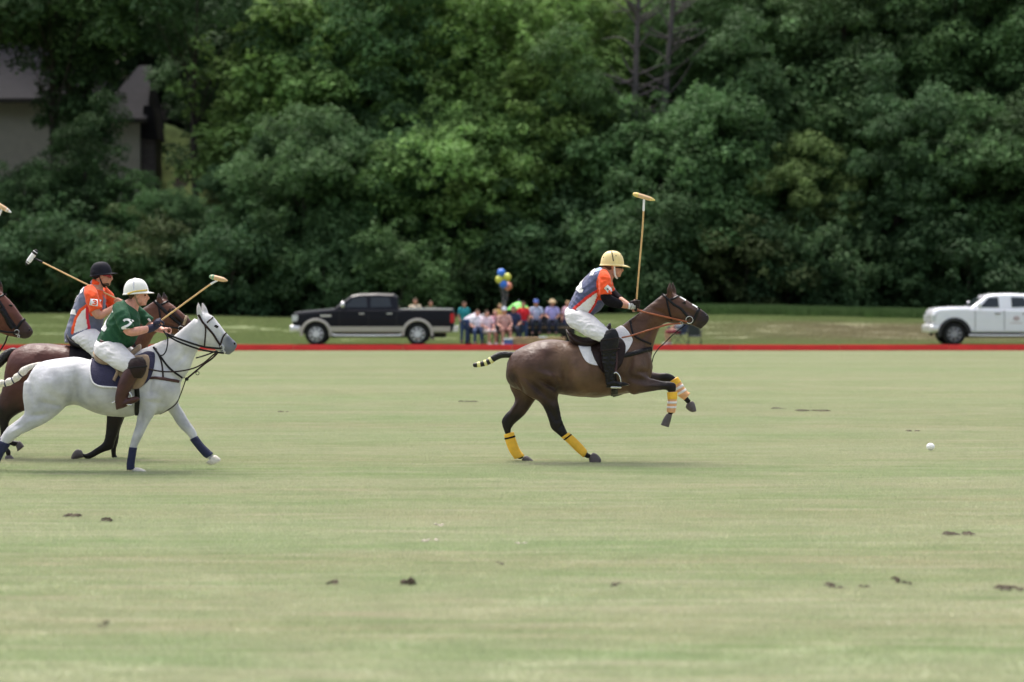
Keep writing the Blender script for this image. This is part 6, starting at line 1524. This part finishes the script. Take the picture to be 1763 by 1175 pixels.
BR, BL, GY = ('brown_hair_2', (.08, .045, .025)), ('fair_hair', (.35, .24, .12)), ('grey_hair', (.3, .29, .28))
jeans = cl('blue_jeans', (.045, .075, .17)); FC = -math.pi / 2
spectator(715, None, 98.6, 'stand', FC, 'person in cream shirt seen above the bed of the black pickup', cl('cream_shirt', (.62, .52, .38)), jeans, BR, s=1.0)
spectator(741, None, 101.5, 'stand', FC + .4, 'far person with only dark hair showing over the tail of the black pickup', cl('olive_shirt', (.12, .13, .08)), jeans, BR, s=.93)
spectator(799, None, 98.0, 'stand', FC + .3, 'person in teal shirt standing behind the tail of the black pickup', cl('teal_shirt', (.02, .26, .28)), jeans, BR, s=.93)
spectator(804, None, 95.4, 'bend', 0.1, 'person in white shirt and jeans bending over just right of the black pickup', cl('white_shirt', (.74, .70, .78)), jeans, GY, s=1.0)
spectator(838, None, 94.6, 'sit', FC + .5, 'seated person in pale pink top and shorts left of the grey capped one', cl('pale_pink_top', (.70, .58, .66)), cl('pale_shorts', (.6, .5, .5)), BR, 'skin_pink', shorts=True, s=.98)
spectator(868, None, 94.4, 'sit', FC + .2, 'seated person with light grey cap and dusky pink shirt by the blue cooler', cl('dusky_pink_shirt', (.52, .30, .27)), cl('brown_shorts', (.25, .12, .10)), GY, 'skin_pink', ('cap', cl('grey_cap', (.50, .53, .60))), shorts=True, s=1.05)
spectator(822, None, 95.0, 'sit', FC + .1, 'seated person in plain white tee behind the bending person in jeans', cl('plain_white_tee', (.70, .70, .76)), jeans, BR, 'skin_pink', s=1.0)
spectator(853, None, 95.6, 'sit', FC - .2, 'seated person in rose pink top between the two front seats', cl('rose_top', (.66, .34, .40)), cl('pale_shorts', (.6, .5, .5)), BL, 'skin_pink', shorts=True, s=1.0)
spectator(884, None, 96.4, 'sit', FC, 'seated person in navy top left of the red shirt', cl('navy_top', (.02, .03, .08)), cl('dark_trousers', (.02, .025, .05)), BR, s=1.1)
spectator(861, None, 99.0, 'stand', FC - .2, 'person in mustard top standing behind the seated pair', cl('mustard_top', (.55, .36, .10)), cl('dark_trousers', (.02, .025, .05)), BL, s=.88)
spectator(901, None, 97.0, 'stand', FC, 'person in bright red shirt and jeans next to the green umbrella', cl('bright_red_shirt', (.72, .018, .030)), jeans, BR, s=.93)
spectator(923, .33, 97.6, 'sit', FC, 'person in blue cap and pale blue shirt sitting on the cart, left of two', cl('pale_blue_shirt', (.42, .50, .68)), cl('dark_trousers', (.02, .025, .05)), BR, 'skin', ('cap', cl('blue_cap', (.08, .14, .42))))
spectator(951, .33, 97.6, 'sit', FC, 'person in straw hat and lavender shirt sitting on the cart, right of two', cl('lavender_shirt', (.40, .38, .72)), cl('dark_trousers', (.02, .025, .05)), BR, 'skin', ('straw', cl('straw_hat', (.62, .47, .28))))
spectator(978, None, 98.2, 'stand', FC - .4, 'person in pink top partly hidden by the leading rider', cl('pink_top', (.68, .42, .48)), jeans, BL, s=.95)
spectator(1168, None, 94.6, 'sit', math.pi - .5, 'person in white top sitting in a camp chair beneath the leading horse head', cl('clean_white_top', (.72, .74, .84)), cl('maroon_shorts', (.25, .04, .06)), BR, 'skin_pink', shorts=True, s=.95)

def camp_chair(px, Y, yaw, label, col, s=1.0):
    x = (px - CX) * Y / K; z0 = float(height(x, Y)); t = thing('camp_chair', (x, Y, z0), label, 'chair', 'folding camp chairs of the spectators'); rt = rotz(yaw)
    def q(*v): return (np.array(v) * s) @ rt.T + np.array((x, Y, z0))
    V = np.array([q(-.22, -.26, .42), q(.28, -.26, .45), q(.28, .26, .45), q(-.22, .26, .42)]); V = np.vstack([V, V - np.array((0, 0, .03))]); F = [(0, 1, 2, 3), (7, 6, 5, 4), (0, 4, 5, 1), (1, 5, 6, 2), (2, 6, 7, 3), (3, 7, 4, 0)]
    mk('seat', V, F, col, t, smooth=False)
    V = np.array([q(-.20, -.26, .44), q(-.20, .26, .44), q(-.34, .26, .98), q(-.34, -.26, .98)]); d = np.array(q(.03, 0, 0)) - np.array(q(0, 0, 0)); V = np.vstack([V, V - d]); mk('backrest', V, F, col, t, smooth=False)
    for a in (-1, 1):
        mk('armrest', *tube([q(-.25, a * .30, .66), q(.28, a * .30, .66)], [.03, .03], seg=8), col, t)
        for b, c in ((-.24, .26), (.28, -.22)): mk('leg', *tube([q(b, a * .28, .03), q(c, a * .28, .62)], [.014, .014], seg=6), M['plastic'], t)
dk = cl('charcoal_canvas', (.045, .05, .06)); nv = cl('navy_canvas', (.03, .04, .10))
camp_chair(838, 94.75, FC + .5, 'navy camp chair under the person in pale pink', nv)
camp_chair(868, 94.55, FC + .2, 'dark camp chair under the person in the grey cap', dk, 1.05)
camp_chair(822, 95.15, FC + .1, 'dark camp chair under the person in the plain white tee', dk)
camp_chair(853, 95.75, FC - .2, 'navy camp chair under the person in the rose pink top', nv)
camp_chair(884, 96.55, FC, 'dark camp chair under the person in the navy top', dk, 1.1)
camp_chair(1168, 94.75, math.pi - .5, 'navy camp chair under the person in white beneath the leading horse head', nv)
camp_chair(1196, 94.2, 1.4, 'charcoal camp chair seen from behind, right of the person in white', dk, .82)
# utility cart, bench, cooler, umbrella, balloons
def P_(px, py, Y, dy=0): return w3(px, py, Y, dy)
xc = (947 - CX) * 98 / K; zg = float(height(xc, 98))
ct = thing('utility_cart', (xc, 98, zg), 'dark utility cart carrying two seated spectators', 'cart')
mk('body', *fuse([box((xc, 98, zg + .50), (.95, .55, .14)), box((xc, 98.45, zg + .95), (.90, .08, .26))], .03, 2)[:2], M['plastic'], ct)
mk('seat', *box((xc, 98 - .05, zg + .70), (.90, .30, .055)), dk, ct, smooth=False)
mk('front_rail', *box((xc + .05, 97.38, zg + .62), (1.15, .03, .025)), M['tan_suede'], ct, smooth=False)
for sx in (-.65, .65):
    for yy in (97.55, 98.45):
        a, f_ = ellip((xc + sx, yy, zg + .24), (.24, .09, .24)); mk('wheel', a, f_, M['tyre'], ct)
    for yy in (97.6, 98.5): mk('roof_post', *tube([(xc + sx * 1.35, yy, zg + .6), (xc + sx * 1.35, yy, zg + 1.02)], [.02, .02], seg=6), M['plastic'], ct)
M['pale_wood'] = mat('pale_planks', (0.46, 0.31, 0.17), 0.7, 0.15, 6)
xb = (925 - CX) * 93 / K; bt_ = thing('low_bench', (xb, 93, 0), 'long low pale wooden bench just beyond the red board', 'bench')
for k in range(3): mk('plank', *box((xb, 92.85 + k * .15, .30), (1.02, .068, .02)), M['pale_wood'], bt_, smooth=False)
mk('front_board', *box((xb, 92.77, .17), (1.02, .012, .10)), M['pale_wood'], bt_, smooth=False)
for sx in (-.8, .8): mk('leg', *box((xb + sx, 93, .14), (.04, .20, .14)), M['pale_wood'], bt_, smooth=False)
x = (875 - CX) * 92.6 / K; t = thing('cooler_box', (x, 92.6, 0), 'small blue cooler with white lid at the feet of the seated pair', 'cooler')
mk('body', *box((x, 92.6, .14), (.16, .12, .11)), cl('cooler_blue', (.10, .16, .42), .5), t, smooth=False); mk('lid', *box((x, 92.6, .27), (.17, .13, .025)), M['print_white'], t, smooth=False)
x = (935 - CX) * 95.5 / K; t = thing('drinks_tub', (x, 95.5, 0), 'pale blue tub on the grass under the cart rail', 'tub')
mk('body', *tube([(x, 95.5, .02), (x, 95.5, .30)], [.13, .16], seg=16, ends=False), cl('tub_blue', (.38, .55, .68), .5), t)
# umbrella
cu = P_(893, 536, 98.2); t = thing('umbrella', (cu[0], cu[1], float(height(cu[0], cu[1]))), 'bright green umbrella beside the person in the red shirt', 'umbrella'); V, F = [], []
gm = cl('bright_green_nylon', (.16, .58, .10), .6)
for k in range(8):
    a0, a1 = k * math.pi / 4, (k + 1) * math.pi / 4; V, F = [], []
    for i in range(6):
        f_ = i / 5
        for j in range(4):
            a = a0 + (a1 - a0) * j / 3; sag = 1 - .06 * math.sin(math.pi * j / 3) * f_
            V.append((cu[0] + .46 * f_ * sag * math.cos(a), cu[1] + .46 * f_ * sag * math.sin(a), cu[2] + .36 - .30 * f_ ** 1.8))
    for i in range(5):
        for j in range(3): q_ = i * 4 + j; F.append((q_, q_ + 1, q_ + 5, q_ + 4))
    mk('canopy_panel', V, F, gm, t)
mk('pole', *tube([(cu[0], cu[1], cu[2] + .42), (cu[0], cu[1], cu[2] - .55)], [.012, .012], seg=6), M['steel'], t)
# balloons
kn = P_(866, 540, 97)
for px, py, c, nm in ((863, 470, (.05, .20, .75), 'blue balloon at the top of the bunch'), (873, 477.5, (.66, .68, .10), 'yellow balloon at the right of the bunch'), (860, 481.5, (.64, .66, .09), 'yellow balloon at the left of the bunch'),
                      (867, 489.5, (.07, .20, .72), 'blue balloon low in the bunch'), (874.5, 493, (.72, .26, .16), 'orange balloon at the bottom right of the bunch')):
    c3 = P_(px, py, 97, -.2 if 'orange' not in nm else .05); t = thing('balloon', tuple(c3), nm + ' above the spectators', 'balloon', 'bunch of balloons above the spectators')
    V, F = ellip(c3, (.155, .155, .155), seg=20, rings=14); mk('skin', V, F, cl('balloon_' + nm.split()[0], c, .35), t)
    mk('knot', *ellip(c3 - np.array((0, 0, .18)), (.018, .018, .02), seg=8, rings=5), cl('balloon_' + nm.split()[0], c, .35), t)
    mk('string', *tube([c3 - np.array((0, 0, .19)), (c3 + kn) / 2 + np.array((.04, 0, -.1)), kn], [.003, .003, .003], seg=5), M['print_white'], t)
